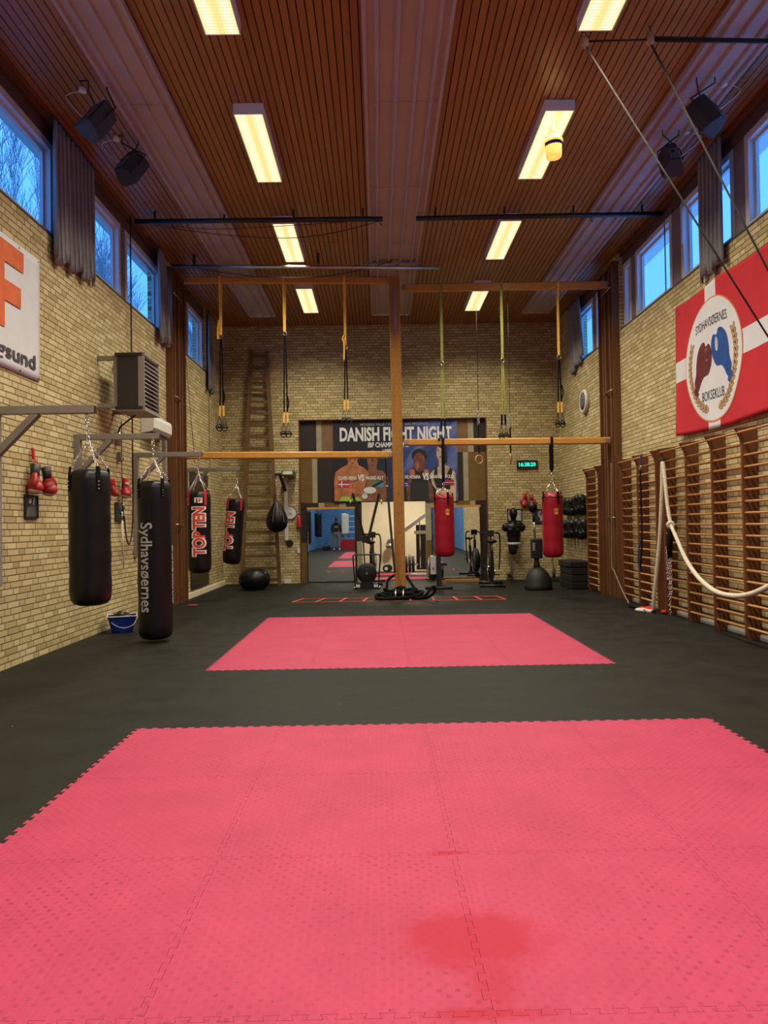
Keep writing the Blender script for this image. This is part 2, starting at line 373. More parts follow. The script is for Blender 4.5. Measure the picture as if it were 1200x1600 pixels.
    def build(s, name, mats, parent=None, loc=None, local=False):
        if not isinstance(mats, (list, tuple)): mats = [mats]
        if parent is not None: off = Vector((0,0,0)) if local else wloc(parent)
        elif loc is not None: off = Vector(loc)
        else:
            xs = [p.x for p in s.v]; ys = [p.y for p in s.v]; zs = [p.z for p in s.v]
            off = Vector(((min(xs)+max(xs))/2, (min(ys)+max(ys))/2, min(zs)))
        me = bpy.data.meshes.new(name); me.from_pydata([p-off for p in s.v], [], s.f)
        for mm in mats: me.materials.append(mm)
        me.polygons.foreach_set('material_index', s.m); me.polygons.foreach_set('use_smooth', s.s)
        me.update()
        o = bpy.data.objects.new(name, me); COL.objects.link(o)
        if parent is not None: o.parent = parent
        else: o.location = off
        return o
def fix_normals(o):
    bm = bmesh.new(); bm.from_mesh(o.data); bmesh.ops.recalc_face_normals(bm, faces=bm.faces); bm.to_mesh(o.data); bm.free(); return o
def remesh(o, vox, smooth=2):
    """fuse overlapping lumps of one part into a single continuous skin"""
    md = o.modifiers.new('r', 'REMESH'); md.mode = 'VOXEL'; md.voxel_size = vox; md.use_smooth_shade = True
    sm = o.modifiers.new('s', 'SMOOTH'); sm.iterations = smooth; sm.factor = .6
    return bake(o)
def bake(o):
    bpy.context.view_layer.update()
    dg = bpy.context.evaluated_depsgraph_get(); e = o.evaluated_get(dg)
    me = bpy.data.meshes.new_from_object(e); mats = list(o.data.materials)
    o.modifiers.clear(); o.data = me
    if not me.materials:
        for q in mats: me.materials.append(q)
    return o
def tag(o, label, cat, group=None, kind=None):
    o['label'] = label; o['category'] = cat
    if group: o['group'] = group
    if kind: o['kind'] = kind
    return o
def thing(name, loc, label, cat, group=None):
    o = bpy.data.objects.new(name, None); COL.objects.link(o); o.location = loc; o.empty_display_size = .1
    return tag(o, label, cat, group)
def struct(o): o['kind'] = 'structure'; return o
def copy_tree(o, parent=None):
    c = o.copy(); COL.objects.link(c); c.parent = parent
    for ch in list(o.children): copy_tree(ch, c)
    return c
def bevel(o, w=.004, seg=2):
    b = o.modifiers.new('b', 'BEVEL'); b.width = w; b.segments = seg; b.limit_method = 'ANGLE'; b.angle_limit = .7; return o
def text(name, body, material, parent, o, ux, uy, h=None, width=None, bold=.0, depth=.001, align='L', shear=0, wrap=None):
    """lettering: o = lower left of the line box, ux/uy unit axes, h = cap height, width = fitted width"""
    cu = bpy.data.curves.new(name, 'FONT'); cu.body = body; cu.size = 1; cu.offset = bold; cu.extrude = 0; cu.resolution_u = 3; cu.shear = shear
    t = bpy.data.objects.new(name+'_tmp', cu); COL.objects.link(t); bpy.context.view_layer.update()
    me = bpy.data.meshes.new_from_object(t.evaluated_get(bpy.context.evaluated_depsgraph_get()))
    bpy.data.objects.remove(t); bpy.data.curves.remove(cu)
    if wrap:          # cut the faces finely so that they can follow a curved surface
        b_ = bmesh.new(); b_.from_mesh(me)
        for k in range(-4, 18): bmesh.ops.bisect_plane(b_, geom=b_.verts[:]+b_.edges[:]+b_.faces[:], plane_co=(0, k*.06, 0), plane_no=(0, 1, 0))
        b_.to_mesh(me); b_.free()
    xs = [v.co.x for v in me.vertices]; ys = [v.co.y for v in me.vertices]
    x0, x1 = min(xs), max(xs); cap = .71
    sy = h/cap; sx = width/(x1-x0) if width else sy*.8
    o = Vector(o); ux = Vector(ux); uy = Vector(uy); nn = ux.cross(uy).normalized()
    W = (x1-x0)*sx; dx = {'L': 0, 'C': -W/2, 'R': -W}[align]
    g = G(); n = len(me.vertices); F = wrap or (lambda a, b, d: o+ux*a+uy*b+nn*d)
    P = [((v.co.x-x0)*sx+dx, v.co.y*sy) for v in me.vertices]
    vs = [F(a, b, depth) for a, b in P]
    fs = [list(p.vertices) for p in me.polygons]
    g.add(vs+[F(a, b, 0) for a, b in P], fs)
    ec = {}
    for f in fs:
        for i in range(len(f)):
            e = (f[i], f[(i+1) % len(f)]); ec[e] = 1
    sides = [[e[1], e[0], n+e[0], n+e[1]] for e in ec if (e[1], e[0]) not in ec]
    b = 0
    for q in sides: g.f.append(q); g.m.append(0); g.s.append(False)
    bpy.data.meshes.remove(me)
    return g.build(name, material, parent)
def arc(cx, cy, r, a0, a1, n=8, ry=None):
    ry = ry or r; return [(cx+r*math.cos(a0+(a1-a0)*i/n), cy+ry*math.sin(a0+(a1-a0)*i/n)) for i in range(n+1)]
def ell(cx, cy, rx, ry, n=20, rot=0):
    return [(cx+rx*math.cos(2*PI*i/n)*math.cos(rot)-ry*math.sin(2*PI*i/n)*math.sin(rot), cy+rx*math.cos(2*PI*i/n)*math.sin(rot)+ry*math.sin(2*PI*i/n)*math.cos(rot)) for i in range(n)]
def smooth_path(pts, n=8):
    pts = [Vector(p) for p in pts]; out = []
    for i in range(len(pts)-1):
        p0 = pts[max(i-1, 0)]; p1 = pts[i]; p2 = pts[i+1]; p3 = pts[min(i+2, len(pts)-1)]
        for k in range(n):
            t = k/n; out.append(.5*((2*p1)+(p2-p0)*t+(2*p0-5*p1+4*p2-p3)*t*t+(3*p1-p0-3*p2+p3)*t**3))
    return out+[pts[-1]]
# ================================================================ the setting
XL, XR, YB, ZC, YR = -3.75, 4.39, 17.5, 6.23, -9.0
MX0, MY0 = -1.704, 5.081           # corner of the pink mats' one metre grid
TP, TA = 12, .011                  # teeth per tile edge, half the tooth length
def teeth(n, shrink=0.0, shift=0.0):
    """dovetail edge running 0..n along x, as (x, y) points"""
    pts = [(0.0, 0.0)]; per = 1.0/TP
    for k in range(n*TP):
        a = k*per; s = shrink
        pts += [(a+.30*per+s, -TA+shift), (a+.20*per+s, TA+shift), (a+.80*per-s, TA+shift), (a+.70*per-s, -TA+shift)]
    return pts+[(float(n), 0.0)]
def ring_outline(x0, y0, nx, ny):
    """toothed border of a block of tiles, counter-clockwise"""
    b = [(x0+a, y0+t) for a, t in teeth(nx)][:-1]
    r = [(x0+nx+t, y0+a) for a, t in teeth(ny)][:-1]
    tp = [(x0+nx-a, y0+ny+t) for a, t in [(nx-q, w_) for q, w_ in teeth(nx)][::-1]][:-1]
    tp = [(x0+a, y0+ny+t) for a, t in teeth(nx)][::-1][:-1]
    l = [(x0+t, y0+a) for a, t in teeth(ny)][::-1][:-1]
    return b+r+tp+l
near = ring_outline(MX0, MY0-7, 4, 7); far = ring_outline(MX0, MY0+2, 4, 4)
def build_floor():
    outer = [(XL-.3, YR-.3), (XR+.3, YR-.3), (XR+.3, YB+.3), (XL-.3, YB+.3)]
    loops = [outer, near, far]
    tris = tessellate_polygon([[Vector((x, y, 0)) for x, y in L] for L in loops])
    flat = [p for L in loops for p in L]
    g = G(); g.add([(x, y, 0) for x, y in flat], [list(t) for t in tris])
    for L in (near, far):
        n = len(L); g.add([(x, y, 0) for x, y in L]+[(x, y, -.02) for x, y in L], [[i, (i+1) % n, n+(i+1) % n, n+i] for i in range(n)])
    g.box(XL-.3, XR+.3, YR-.3, YB+.3, -.12, -.0202)
    o = g.build('floor', m_floor_black, loc=(0, 0, 0))
    bm = bmesh.new(); bm.from_mesh(o.data)
    for f in bm.faces:
        if abs(f.normal.z) > .9 and f.calc_center_median().z > -.001 and f.normal.z < 0: f.normal_flip()
    bm.to_mesh(o.data); bm.free(); return o
struct(build_floor())

def slab(name, boxes, mats):
    g = G()
    for b in boxes: g.box(*b[:6], m=(b[6] if len(b) > 6 else 0))
    return struct(g.build(name, mats, loc=(0, 0, 0)))
SL = 4.80
slab('wall_left', [(XL-.3, XL, -2, YB+.2, -.02, SL), (XL-.3, XL, 12.86, 13.82, SL, 6.26), (XL-.3, XL, 15.97, YB+.2, SL, 6.26),
    (XL-.26, XL-.06, -2, 12.86, 5.98, 6.26, 1), (XL-.26, XL-.06, 13.82, 15.97, 5.98, 6.26, 1),
    (XL-.3, XL+.004, -2, 12.86, SL, SL+.025, 2), (XL-.3, XL+.004, 13.82, 15.97, SL, SL+.025, 2)], [m_brick_y, m_fascia, m_sill])
slab('wall_right', [(XR, XR+.3, -2, YB+.2, -.02, SL), (XR, XR+.3, 12.9, 13.8, SL, 6.26), (XR, XR+.3, 15.93, YB+.2, SL, 6.26),
    (XR+.06, XR+.26, -2, 12.9, 5.98, 6.26, 1), (XR+.06, XR+.26, 13.8, 15.93, 5.98, 6.26, 1),
    (XR-.004, XR+.3, -2, 12.9, SL, SL+.025, 2), (XR-.004, XR+.3, 13.8, 15.93, SL, SL+.025, 2)], [m_brick_y, m_fascia, m_sill])
slab('wall_left_rear', [(XL-.3, XL, YR, -2, -.02, SL), (XL-.26, XL-.06, YR, -2, 5.98, 6.26, 1), (XL-.3, XL+.004, YR, -2, SL, SL+.025, 2)], [m_blue_y, m_fascia, m_sill])
slab('wall_right_rear', [(XR, XR+.3, YR, -2, -.02, SL), (XR+.06, XR+.26, YR, -2, 5.98, 6.26, 1), (XR-.004, XR+.3, YR, -2, SL, SL+.025, 2)], [m_blue_y, m_fascia, m_sill])
slab('wall_rear', [(XL-.3, XR+.3, YR-.3, YR, -.02, 6.26)], [m_blue_x])
OX0, OX1, OZ = -1.905, 2.66, 3.955
slab('wall_back', [(XL-.3, OX0, YB, YB+.22, -.02, 6.26), (OX1, XR+.3, YB, YB+.22, -.02, 6.26), (OX0, OX1, YB, YB+.22, OZ, 6.26)], [m_brick_x])
# ceiling: a dark slab with varnished boards under it
g = G(); g.box(XL-.35, XR+.35, YR-.3, YB+.3, 6.262, 6.5, 0)
x = XL-.05; rnd = random.Random(3)
while x < XR+.06:
    for (a, b) in ((YR, -1.4), (-1.394, 5.7), (5.706, 12.3), (12.306, YB+.05)):
        s = rnd.uniform(-.5, .5) if a > YR else 0
        g.box(x, x+.070, a, b, 6.232, 6.256, 1)
    x += .082
struct(g.build('ceiling', [m_dark, m_ceil], loc=(0, 0, 0)))
# wooden cornice where the ceiling meets the side walls
slab('trim_1', [(XL-.055, XL-.01, YR, 12.86, 6.13, 6.232), (XL-.01, XL+.03, 12.0, 12.86, 6.19, 6.232)], [m_column])
slab('trim_2', [(XR+.01, XR+.055, YR, 12.9, 6.13, 6.232), (XR-.03, XR+.01, 12.0, 12.9, 6.19, 6.232)], [m_column])
# pale skirting beside the wall bars and in the far left corner
slab('baseboard_right', [(XR-.03, XR, 7.0, 12.9, 0, .06)], [m_offwhite])
slab('baseboard_left', [(XL, XL+.05, 13.8, YB, 0, .10)], [m_plaster])

# windows: each with its frame and pane
def window(n, side, y0, y1):
    X = XL-.13 if side < 0 else XR+.13; z0, z1 = SL+.025, 5.98; t = .085
    g = G(); d = .06
    for (a, b, c, e) in ((y0, y1, z0, z0+t), (y0, y1, z1-t, z1), (y0, y0+t, z0+t, z1-t), (y1-t, y1, z0+t, z1-t)): g.box(X-d, X+d, a, b, c, e)
    t2 = .035; q0, q1, r0, r1 = y0+t, y1-t, z0+t, z1-t; e2 = .02; xs = X+side*.035
    for (a, b, c, e) in ((q0, q1, r0, r0+t2), (q0, q1, r1-t2, r1), (q0, q0+t2, r0+t2, r1-t2), (q1-t2, q1, r0+t2, r1-t2)): g.box(xs-e2, xs+e2, a, b, c, e)
    o = g.build('window_%d' % n, m_winframe, loc=(X, (y0+y1)/2, z0)); struct(o)
    p = G().box(xs-.004, xs+.004, q0+t2, q1-t2, r0+t2, r1-t2).build('pane', m_glass, o)
    return o
wn = 1; posts = []
Lw = [(11.07, 12.84), (9.12, 10.87), (6.87, 8.62)]; y = 4.9
while y > -9: Lw.append((y, y+1.75)); y -= 1.95
Lw[-1] = (max(Lw[-1][0], -8.98), Lw[-1][1])
Rw = [(12.50, 12.88), (10.75, 12.28), (8.86, 10.42), (7.03, 8.58)]; y = 5.2
while y > -9: Rw.append((y, y+1.55)); y -= 1.83
for a, b in Lw: window(wn, -1, a, b); wn += 1
for a, b in ((14.68, 15.96), (13.84, 14.5)): window(wn, -1, a, b); wn += 1
for a, b in Rw: window(wn, 1, a, b); wn += 1
for a, b in ((14.72, 15.92), (13.82, 14.54)): window(wn, 1, a, b); wn += 1
def mullions(name, side, ws, lo, hi):
    X = XL-.13 if side < 0 else XR+.13; ws = sorted(ws); g = G(); e = lo
    for a, b in ws+[(hi, hi)]:
        if a-e > .01: g.box(X-.05, X+.05, e, a, SL+.025, 5.98)
        e = b
    if g.v: struct(g.build(name, m_winbrown, loc=(0, 0, 0)))
mullions('trim_3', -1, Lw, YR, 12.86); mullions('trim_4', -1, [(13.84, 14.5), (14.68, 15.96)], 13.82, 15.97)
mullions('trim_5', 1, Rw, YR, 12.9); mullions('trim_6', 1, [(13.82, 14.54), (14.72, 15.92)], 13.8, 15.93)
# eaves of the roof outside, with a corrugated edge
for side, nm in ((-1, 'trim_7'), (1, 'trim_8')):
    X = XL-.3 if side < 0 else XR+.3; E = .16 if side < 0 else .27; g = G(); y = YR
    pts = []
    while y < 18: pts += [(y, E), (y+.05, E+.02*(side > 0))]; y += .1
    g.prism([(YR, -.2)]+pts+[(18, -.2)], (X, 0, 6.06), (0, 1, 0), (side, 0, 0), .04*(1 if side < 0 else -1))
    struct(g.build(nm, m_offwhite, loc=(0, 0, 0)))
# ground and bare trees outside the left windows
struct(G().box(-40, XL-.3, -14, 50, -.12, -.02).build('ground', mat('pale_bounce_ground', (.45, .46, .45), .95), loc=(0, 0, 0)))  # unseen ground, made pale to bounce sky light up under the eaves
def tree_mesh(seed, H):
    r = random.Random(seed); g = G()
    def grow(p, d, L, rad, lev):
        q = p; pts = [p]; dd = d.copy(); R = [rad]
        for k in range(3):
            dd = (dd+Vector((r.uniform(-.16, .16), r.uniform(-.16, .16), .08))).normalized(); q = q+dd*L/3; pts.append(q); R.append(max(.0065, rad*(1-.2*(k+1))))
        g.tube(pts, R, 5 if lev < 2 else 3, caps=False)
        if lev >= 5: return
        for j in range(4 if lev < 3 else 7):
            a = r.uniform(0, 2*PI); i = r.choice((1, 2, 3)); sp = r.uniform(.22, .55)
            nd = (dd+Vector((math.cos(a), math.sin(a), .25))*sp).normalized()
            grow(pts[i], nd, L*r.uniform(.6, .8), R[i]*.6, lev+1)
    grow(Vector((0, 0, -.02)), Vector((0, 0, 1)), H*.33, .16, 0); return g
protos = [tree_mesh(11, 18).build('bare_tree', m_trunk, loc=(0, 0, 0)), tree_mesh(12, 17).build('bare_tree', m_trunk, loc=(0, 0, 0))]
tl = ['bare leafless tree seen through the near left window, right of centre', 'bare tree outside, seen behind the left edge of the near left window',
      'bare tree outside, seen in the wide pane right of the big curtain', 'bare tree outside the last wide left window before the column', 'bare tree furthest outside, behind the others']
tx = [(-11, 19), (-10, 10.5), (-12.5, 30), (-11.0, 41), (-24, 34)]
for i, ((a, b), l) in enumerate(zip(tx, tl)):
    o = protos[i] if i < 2 else protos[i % 2].copy()
    if i >= 2: COL.objects.link(o)
    o.location = (a, b, 0); o.rotation_euler.z = i*1.7; o.scale = (1, 1, 1)
    tag(o, l, 'tree', 'bare trees outside the left windows')

# ================================================================ alcove, doorway and the room behind
DX0, DX1, DZ = -.405, 1.155, 1.93
YA = 17.62
pan = {'K': mat('panel_dark_brown', (.022, .013, .011), .5), 'O': mat('panel_ochre', (.155, .085, .014), .55), 'T': mat('panel_tan', (.20, .105, .045), .55), 'B': mat('panel_beige_green', (.34, .31, .19), .55)}
pk = list(pan)
def ax(u): return at(u, 740, Y=YA).x
def az(v): return at(600, v, Y=YA).z
pieces = []
def pp(u0, u1, v0, v1, k): pieces.append((ax(u0), ax(u1), az(v1), az(v0), pk.index(k)))
for u0, u1, k in ((464, 495, 'K'), (495, 503.5, 'B'), (503.5, 560, 'T'), (560, 690, 'K'), (690, 732, 'T'), (732, 741, 'B'), (741, 765, 'K')): pp(u0, u1, 652, 708, k)
for u0, u1, k in ((464, 488, 'O'), (488, 496, 'B'), (496, 560, 'K'), (560, 690, 'K'), (690, 724, 'K'), (724, 732, 'B'), (732, 765, 'O')): pp(u0, u1, 708, 784, k)
for u0, u1, k in ((464, 497, 'K'), (497, 506, 'B'), (506, 530, 'O'), (530, 540, 'B'), (540, 565, 'K'), (665.5, 712, 'B'), (712, 734, 'O'), (734, 742, 'B'), (742, 765, 'K')): pp(u0, u1, 784, 791.5, k)
for u0, u1, v0, v1, k in ((464, 480, 791.5, 846, 'K'), (464, 480, 846, 920, 'O'), (480, 556, 791.5, 920, 'K'), (556, 565, 791.5, 845, 'K'), (556, 565, 845, 920, 'B'),
    (665.5, 674.5, 791.5, 845, 'B'), (665.5, 674.5, 845, 920, 'O'), (674.5, 752, 791.5, 920, 'K'), (752, 765, 791.5, 920, 'K')): pp(u0, u1, v0, v1, k)
g = G()
for x0, x1, z0, z1, k in pieces:
    x0 = max(x0, OX0-.1); x1 = min(x1, OX1+.1); z0 = max(0, z0); z1 = min(z1, OZ+.05)
    if abs(x1-DX0) < .06: x1 = DX0
    if abs(x0-DX1) < .06: x0 = DX1
    g.box(x0, x1-.003, YA, YA+.03, z0, z1-.003, k)
g.box(OX0-.1, DX0, YA+.03, YA+.1, 0, OZ+.05, 0); g.box(DX1, OX1+.1, YA+.03, YA+.1, 0, OZ+.05, 0); g.box(DX0, DX1, YA+.03, YA+.1, DZ+.03, OZ+.05, 0)
struct(g.build('wall_alcove', [pan[k] for k in pk], loc=(0, 0, 0)))
slab('trim_9', [(OX0, OX0+.03, YB+.01, YA, 0, OZ), (OX1-.03, OX1, YB+.01, YA, 0, OZ), (OX0+.03, OX1-.03, YB+.01, YA, OZ-.02, OZ)], [m_column])
AX0, AX1, AY1, AZ = -1.3, 3.2, 21.4, 2.7
slab('wall_annex', [(AX0-.1, AX0, YA+.1, AY1+.1, 0, AZ), (AX1, AX1+.1, YA+.1, AY1+.1, 0, AZ), (AX0, AX1, AY1, AY1+.1, 0, AZ),
    (AX0, DX0, YA+.1, YA+.14, 0, AZ), (DX1, AX1, YA+.1, YA+.14, 0, AZ), (DX0, DX1, YA+.1, YA+.14, DZ+.03, AZ)], [m_plaster])
slab('ceiling_annex', [(AX0-.1, AX1+.1, YA+.1, AY1+.1, AZ, AZ+.1)], [m_white])
slab('floor_annex', [(AX0-.1, AX1+.1, YB+.3, AY1+.1, -.02, 0)], [m_floor_black])
# ================================================================ mirrors, poster
def flat_mirror(u0, u1, v0, v1, label, wood_top=True):
    x0, x1, z0, z1 = at(u0, 850, Y=YA-.03).x, at(u1, 850, Y=YA-.03).x, .03, at(600, v0, Y=YA-.03).z
    t = thing('wall_mirror', ((x0+x1)/2, YA-.03, 0), label, 'mirror')
    G().box(x0+.02, x1-.02, YA-.02, YA-.012, z0, z1-.05).build('glass', m_mirror, t)
    g = G().box(x0, x1, YA-.02, YA-.002, z0-.03, z0).box(x0, x0+.02, YA-.024, YA-.002, z0, z1).box(x1-.02, x1, YA-.024, YA-.002, z0, z1)
    g.build('frame', m_blacksteel, t)
    G().box(x0, x1, YA-.03, YA-.002, z1-.05, z1).build('top_rail', m_beam, t)
flat_mirror(480, 556, 791, 912, 'tall wall mirror left of the doorway, reflecting the blue end of the hall')
flat_mirror(675, 752, 791, 912, 'tall wall mirror right of the doorway, behind the red bag and bikes')

# poster on the alcove wall
YP = YA-.03
PX0, PX1, PZ0, PZ1 = at(520.5, 700, Y=YP).x, at(714.5, 700, Y=YP).x, at(618, 784, Y=YP).z, at(618, 656, Y=YP).z
po = thing('event_poster', ((PX0+PX1)/2, YP, PZ0), 'large dark blue fight night poster with four boxers, hung in the alcove above the doorway', 'poster')
def m_poster():
    t = NT('poster_print_blue'); P = t.sep(t.pos()); xx = t.M('DIVIDE', P[0], 1.5); zz = t.M('DIVIDE', P[2], 2.0)
    v = t.mapv(t.pos(), (.5, 1, 1)); rot = t.noise(t.comb(t.M('ADD', t.M('MULTIPLY', P[0], 1.3), t.M('MULTIPLY', P[2], -1.0)), t.M('MULTIPLY', P[2], .3)), 1.6, 3, .5)
    k = t.M('MULTIPLY', rot, t.ramp(t.M('ADD', t.M('MULTIPLY', xx, .5), .5), [(0.0, .15), (.35, .25), (.6, .8), (1.0, 1.0)]))
    c = t.ramp(k, [(.08, (.006, .007, .015)), (.25, (.012, .018, .05)), (.45, (.03, .055, .22)), (.72, (.30, .38, .72))])
    t.col(c); t.rough(.55); return t.m
G().box(PX0, PX1, YP, YP+.012, PZ0, PZ1).build('canvas', m_poster(), po)
def pz(u, v): q = at(u, v, Y=YP); return (q.x, q.z)
YL = [0.0]
def art(name, polys, material, lev):
    """printed shape on the poster: outlines in photograph pixels on the poster's own plane"""
    for k, pl in enumerate(polys): o = G().prism([pz(a, b) for a, b in pl], (0, YP-.0010-lev*.0003-k*.0001, 0), (1, 0, 0), (0, 0, 1), .0006).build(name, material, po)
    return o
def E_(cx, cy, rx, ry, n=18, rot=0): return ell(cx, cy, rx, ry, n, rot)
sk1 = mat('poster_skin_orange', (.42, .15, .06), .6, 0, .35, 5); sk2 = mat('poster_skin_brown', (.22, .085, .04), .6, 0, .4, 6)
sk3 = mat('poster_skin_dark', (.16, .05, .03), .6, 0, .45, 8); sk4 = mat('poster_skin_light', (.55, .38, .24), .6, 0, .3, 6)
ink = mat('poster_dark_ink', (.008, .008, .012), .6); hair = mat('poster_hair', (.012, .008, .008), .6); wht = mat('poster_white', (.62, .62, .66), .6, 0, .08, 8); lip = mat('poster_shadow_tone', (.10, .03, .02), .6)
art('printed_figure', [[(523, 783), (522, 752), (524, 738), (533, 731), (543, 726), (559, 726), (569, 731), (577, 739), (580, 760), (576, 783)]], sk1, 1)
art('printed_neck', [[(545, 719), (557, 719), (561, 728), (542, 728)]], sk1, 1.5); art('printed_head', [E_(551, 712, 9, 15)], sk1, 2); art('printed_hair', [E_(551, 700, 9.5, 6)], hair, 3)
art('printed_chest_shading', [[(534, 746), (549, 752), (566, 746), (563, 750), (549, 755), (537, 750)]], mat('poster_skin_shadow', (.27, .09, .04), .6), 3)
art('printed_face_features', [E_(547, 718, 1.6, .7), E_(555, 718, 1.6, .7), E_(551, 724, 2.4, .8)], lip, 3)
art('printed_abdomen_line', [[(550.4, 756), (551.6, 756), (551.4, 775), (550.6, 775)], [(542, 762), (560, 762), (560, 762.8), (542, 762.8)], [(543, 769), (559, 769), (559, 769.7), (543, 769.7)]], mat('poster_skin_shadow', (.27, .09, .04), .6), 3)
art('printed_shorts', [[(530, 783), (534, 776), (560, 777), (566, 783)]], mat('poster_lime', (.35, .5, .08), .6), 4)
art('printed_fist', [E_(528, 764, 5, 6)], sk1, 4)
art('printed_figure', [[(566, 783), (570, 757), (575, 741), (584, 734), (597, 735), (606, 745), (607, 765), (603, 783)]], sk2, 5)
art('printed_neck', [[(576, 727), (588, 727), (590, 737), (575, 740)]], sk2, 5.5); art('printed_head', [E_(582, 718, 8.5, 15)], sk2, 6); art('printed_face_features', [E_(578.5, 714, 2, .8), E_(585.5, 714, 2, .8), E_(582, 727, 3, .9), [(581, 715), (583, 715), (584, 722), (580, 722)]], lip, 7)
art('printed_bandage', [E_(578, 766, 10, 5.2), E_(570, 775, 4.5, 4.5)], wht, 8)
art('printed_forearm', [[(574, 772), (598, 771), (600, 777), (576, 783)]], sk2, 7)
art('printed_figure', [[(631, 783), (632, 746), (640, 739), (655, 733), (672, 738), (680, 750), (684, 783)]], ink, 9)
art('printed_head', [E_(655, 722, 9.5, 15)], sk3, 10); art('printed_hair', [E_(655, 712, 12, 11)], hair, 9.5); art('printed_face_highlight', [E_(652, 727, 3.2, 7)], mat('poster_skin_glow', (.30, .11, .06), .6), 11)
art('printed_face_features', [E_(650, 721, 2.2, .8), E_(659, 721, 2.2, .8), E_(655, 734, 3.2, 1)], lip, 12)
art('printed_fist', [E_(644, 739, 4.5, 6), E_(666, 739, 4.5, 6)], sk1, 12); art('printed_forearm', [[(637, 783), (634, 757), (640, 745), (646, 757), (645, 783)], [(668, 748), (674, 757), (680, 783), (670, 783)]], sk3, 11)
art('printed_panel', [[(641, 753), (669, 753), (671, 783), (641, 783)]], mat('poster_dark_box', (.018, .018, .022), .6), 13)
art('printed_figure', [[(672, 740), (681, 731), (690, 727), (700, 728), (711, 738), (713, 755), (712, 783), (679, 783), (682, 765), (675, 757)]], sk4, 14)
art('printed_neck', [[(685, 715), (694, 715), (696, 730), (686, 731)]], sk4, 14.5); art('printed_head', [E_(688.5, 707, 6.5, 14)], sk4, 15); art('printed_hair', [[(683, 696), (690, 690), (698, 694), (699, 722), (695, 726), (693, 702), (686, 699)]], hair, 16)
art('printed_face_features', [E_(685, 704, 1.5, .7), E_(691, 704, 1.5, .7), E_(688, 714, 2.2, .8)], lip, 17)
art('printed_sports_top', [[(679, 732), (683, 730), (684, 746), (694, 750), (703, 731), (707, 733), (703, 765), (682, 762), (677, 748)]], ink, 17)
art('printed_waistband', [[(680, 773), (706, 774), (706, 783), (679, 783)]], mat('poster_violet', (.16, .06, .25), .6), 18)
# flags beside the names
art('printed_flag_field', [[(528.5, 752), (545.5, 752), (545.5, 761.5), (528.5, 761.5)]], mat('poster_red', (.42, .02, .04), .6), 19)
art('printed_flag_cross', [[(533, 752.4), (535, 752.4), (535, 761.2), (533, 761.2)], [(528.8, 756), (545.2, 756), (545.2, 758), (528.8, 758)]], wht, 20)
art('printed_flag_field', [[(582, 751), (599, 751), (582, 761)]], mat('poster_green', (.05, .22, .08), .6), 19); art('printed_flag_field', [[(599, 751), (599, 761), (582, 761)]], mat('poster_sky', (.06, .25, .45), .6), 19)
art('printed_flag_band', [[(582, 761), (582, 758.5), (596, 751), (599, 751), (599, 753), (586, 761)]], ink, 20)
art('printed_flag_field', [[(632, 753), (639, 753), (639, 761), (632, 761)]], mat('poster_navy', (.03, .04, .3), .6), 19); art('printed_flag_mark', [[(633, 755), (637, 755), (637, 756), (633, 756)], [(634, 758), (638, 758), (638, 759), (634, 759)]], wht, 20)
art('printed_flag_field', [[(693, 749.5), (709, 749.5), (709, 758), (693, 758)]], mat('poster_crimson', (.30, .015, .05), .6), 20); art('printed_flag_cross', [[(693.3, 753.3), (708.7, 753.3), (708.7, 754.2), (693.3, 754.2)]], wht, 21)
def ptxt(s, u0, u1, vb, vt, material=None, bold=.02, nm='poster_lettering'):
    a = at(u0, vb, Y=YP); b = at(u1, vb, Y=YP); c = at(u0, vt, Y=YP)
    return text(nm, s, material or m_text_w, po, (a.x, YP-.0085, a.z), (1, 0, 0), (0, 0, 1), h=c.z-a.z, width=b.x-a.x, bold=bold)
ptxt('MOGENS PALLE / SU', 563, 612, 665.5, 661.5, m_text_g, .005); ptxt('IAN PRESENTS', 633, 669, 664.5, 660.5, m_text_g, .005)
ptxt('DANISH FIGHT NIGHT', 531, 706, 689, 668.5, bold=.035); ptxt('IBF CHAMPIONSHIP', 575, 641, 699, 691.5, bold=.03); ptxt('LASSE', 598, 612, 705, 701.5, bold=.02)
ptxt('OLIVER MENG', 528, 557, 750, 744.5); ptxt('VS', 559, 569, 751, 741.5, bold=.04); ptxt('MAONO ALLY', 572, 599, 749.5, 744)
ptxt('WE NONINA', 632, 657, 748, 742.5); ptxt('VS', 660, 670, 749.5, 739.5, bold=.04); ptxt('SARAH MAHFOUD', 671, 709, 747.5, 742)

# ================================================================ the pink puzzle tiles, each one liftable
def tile_mesh(x0, y0):
    s, h = .0007, .0007
    b = [(x0+a, y0+t) for a, t in teeth(1, -s*1.0, h)][:-1]
    t_ = [(x0+a, y0+1+t) for a, t in teeth(1, s, -h)][::-1][:-1]
    r = [(x0+1+t, y0+a) for a, t in teeth(1, s, -h)][:-1]
    l = [(x0+t, y0+a) for a, t in teeth(1, -s*1.0, h)][::-1][:-1]
    L = b+r+t_+l; n = len(L)
    tris = tessellate_polygon([[Vector((x, y, 0)) for x, y in L]])
    g = G(); fs = []
    for t in tris:
        a, b2, c = [L[i] for i in t]; A = (b2[0]-a[0])*(c[1]-a[1])-(c[0]-a[0])*(b2[1]-a[1]); fs.append(list(t) if A > 0 else list(t)[::-1])
    g.add([(x, y, 0.0006) for x, y in L]+[(x, y, -.0198) for x, y in L], fs+[[i, n+i, n+(i+1) % n, (i+1) % n] for i in range(n)]+[[n+q for q in f[::-1]] for f in fs])
    return g
colw = ['leftmost', 'second from the left', 'third from the left', 'rightmost']
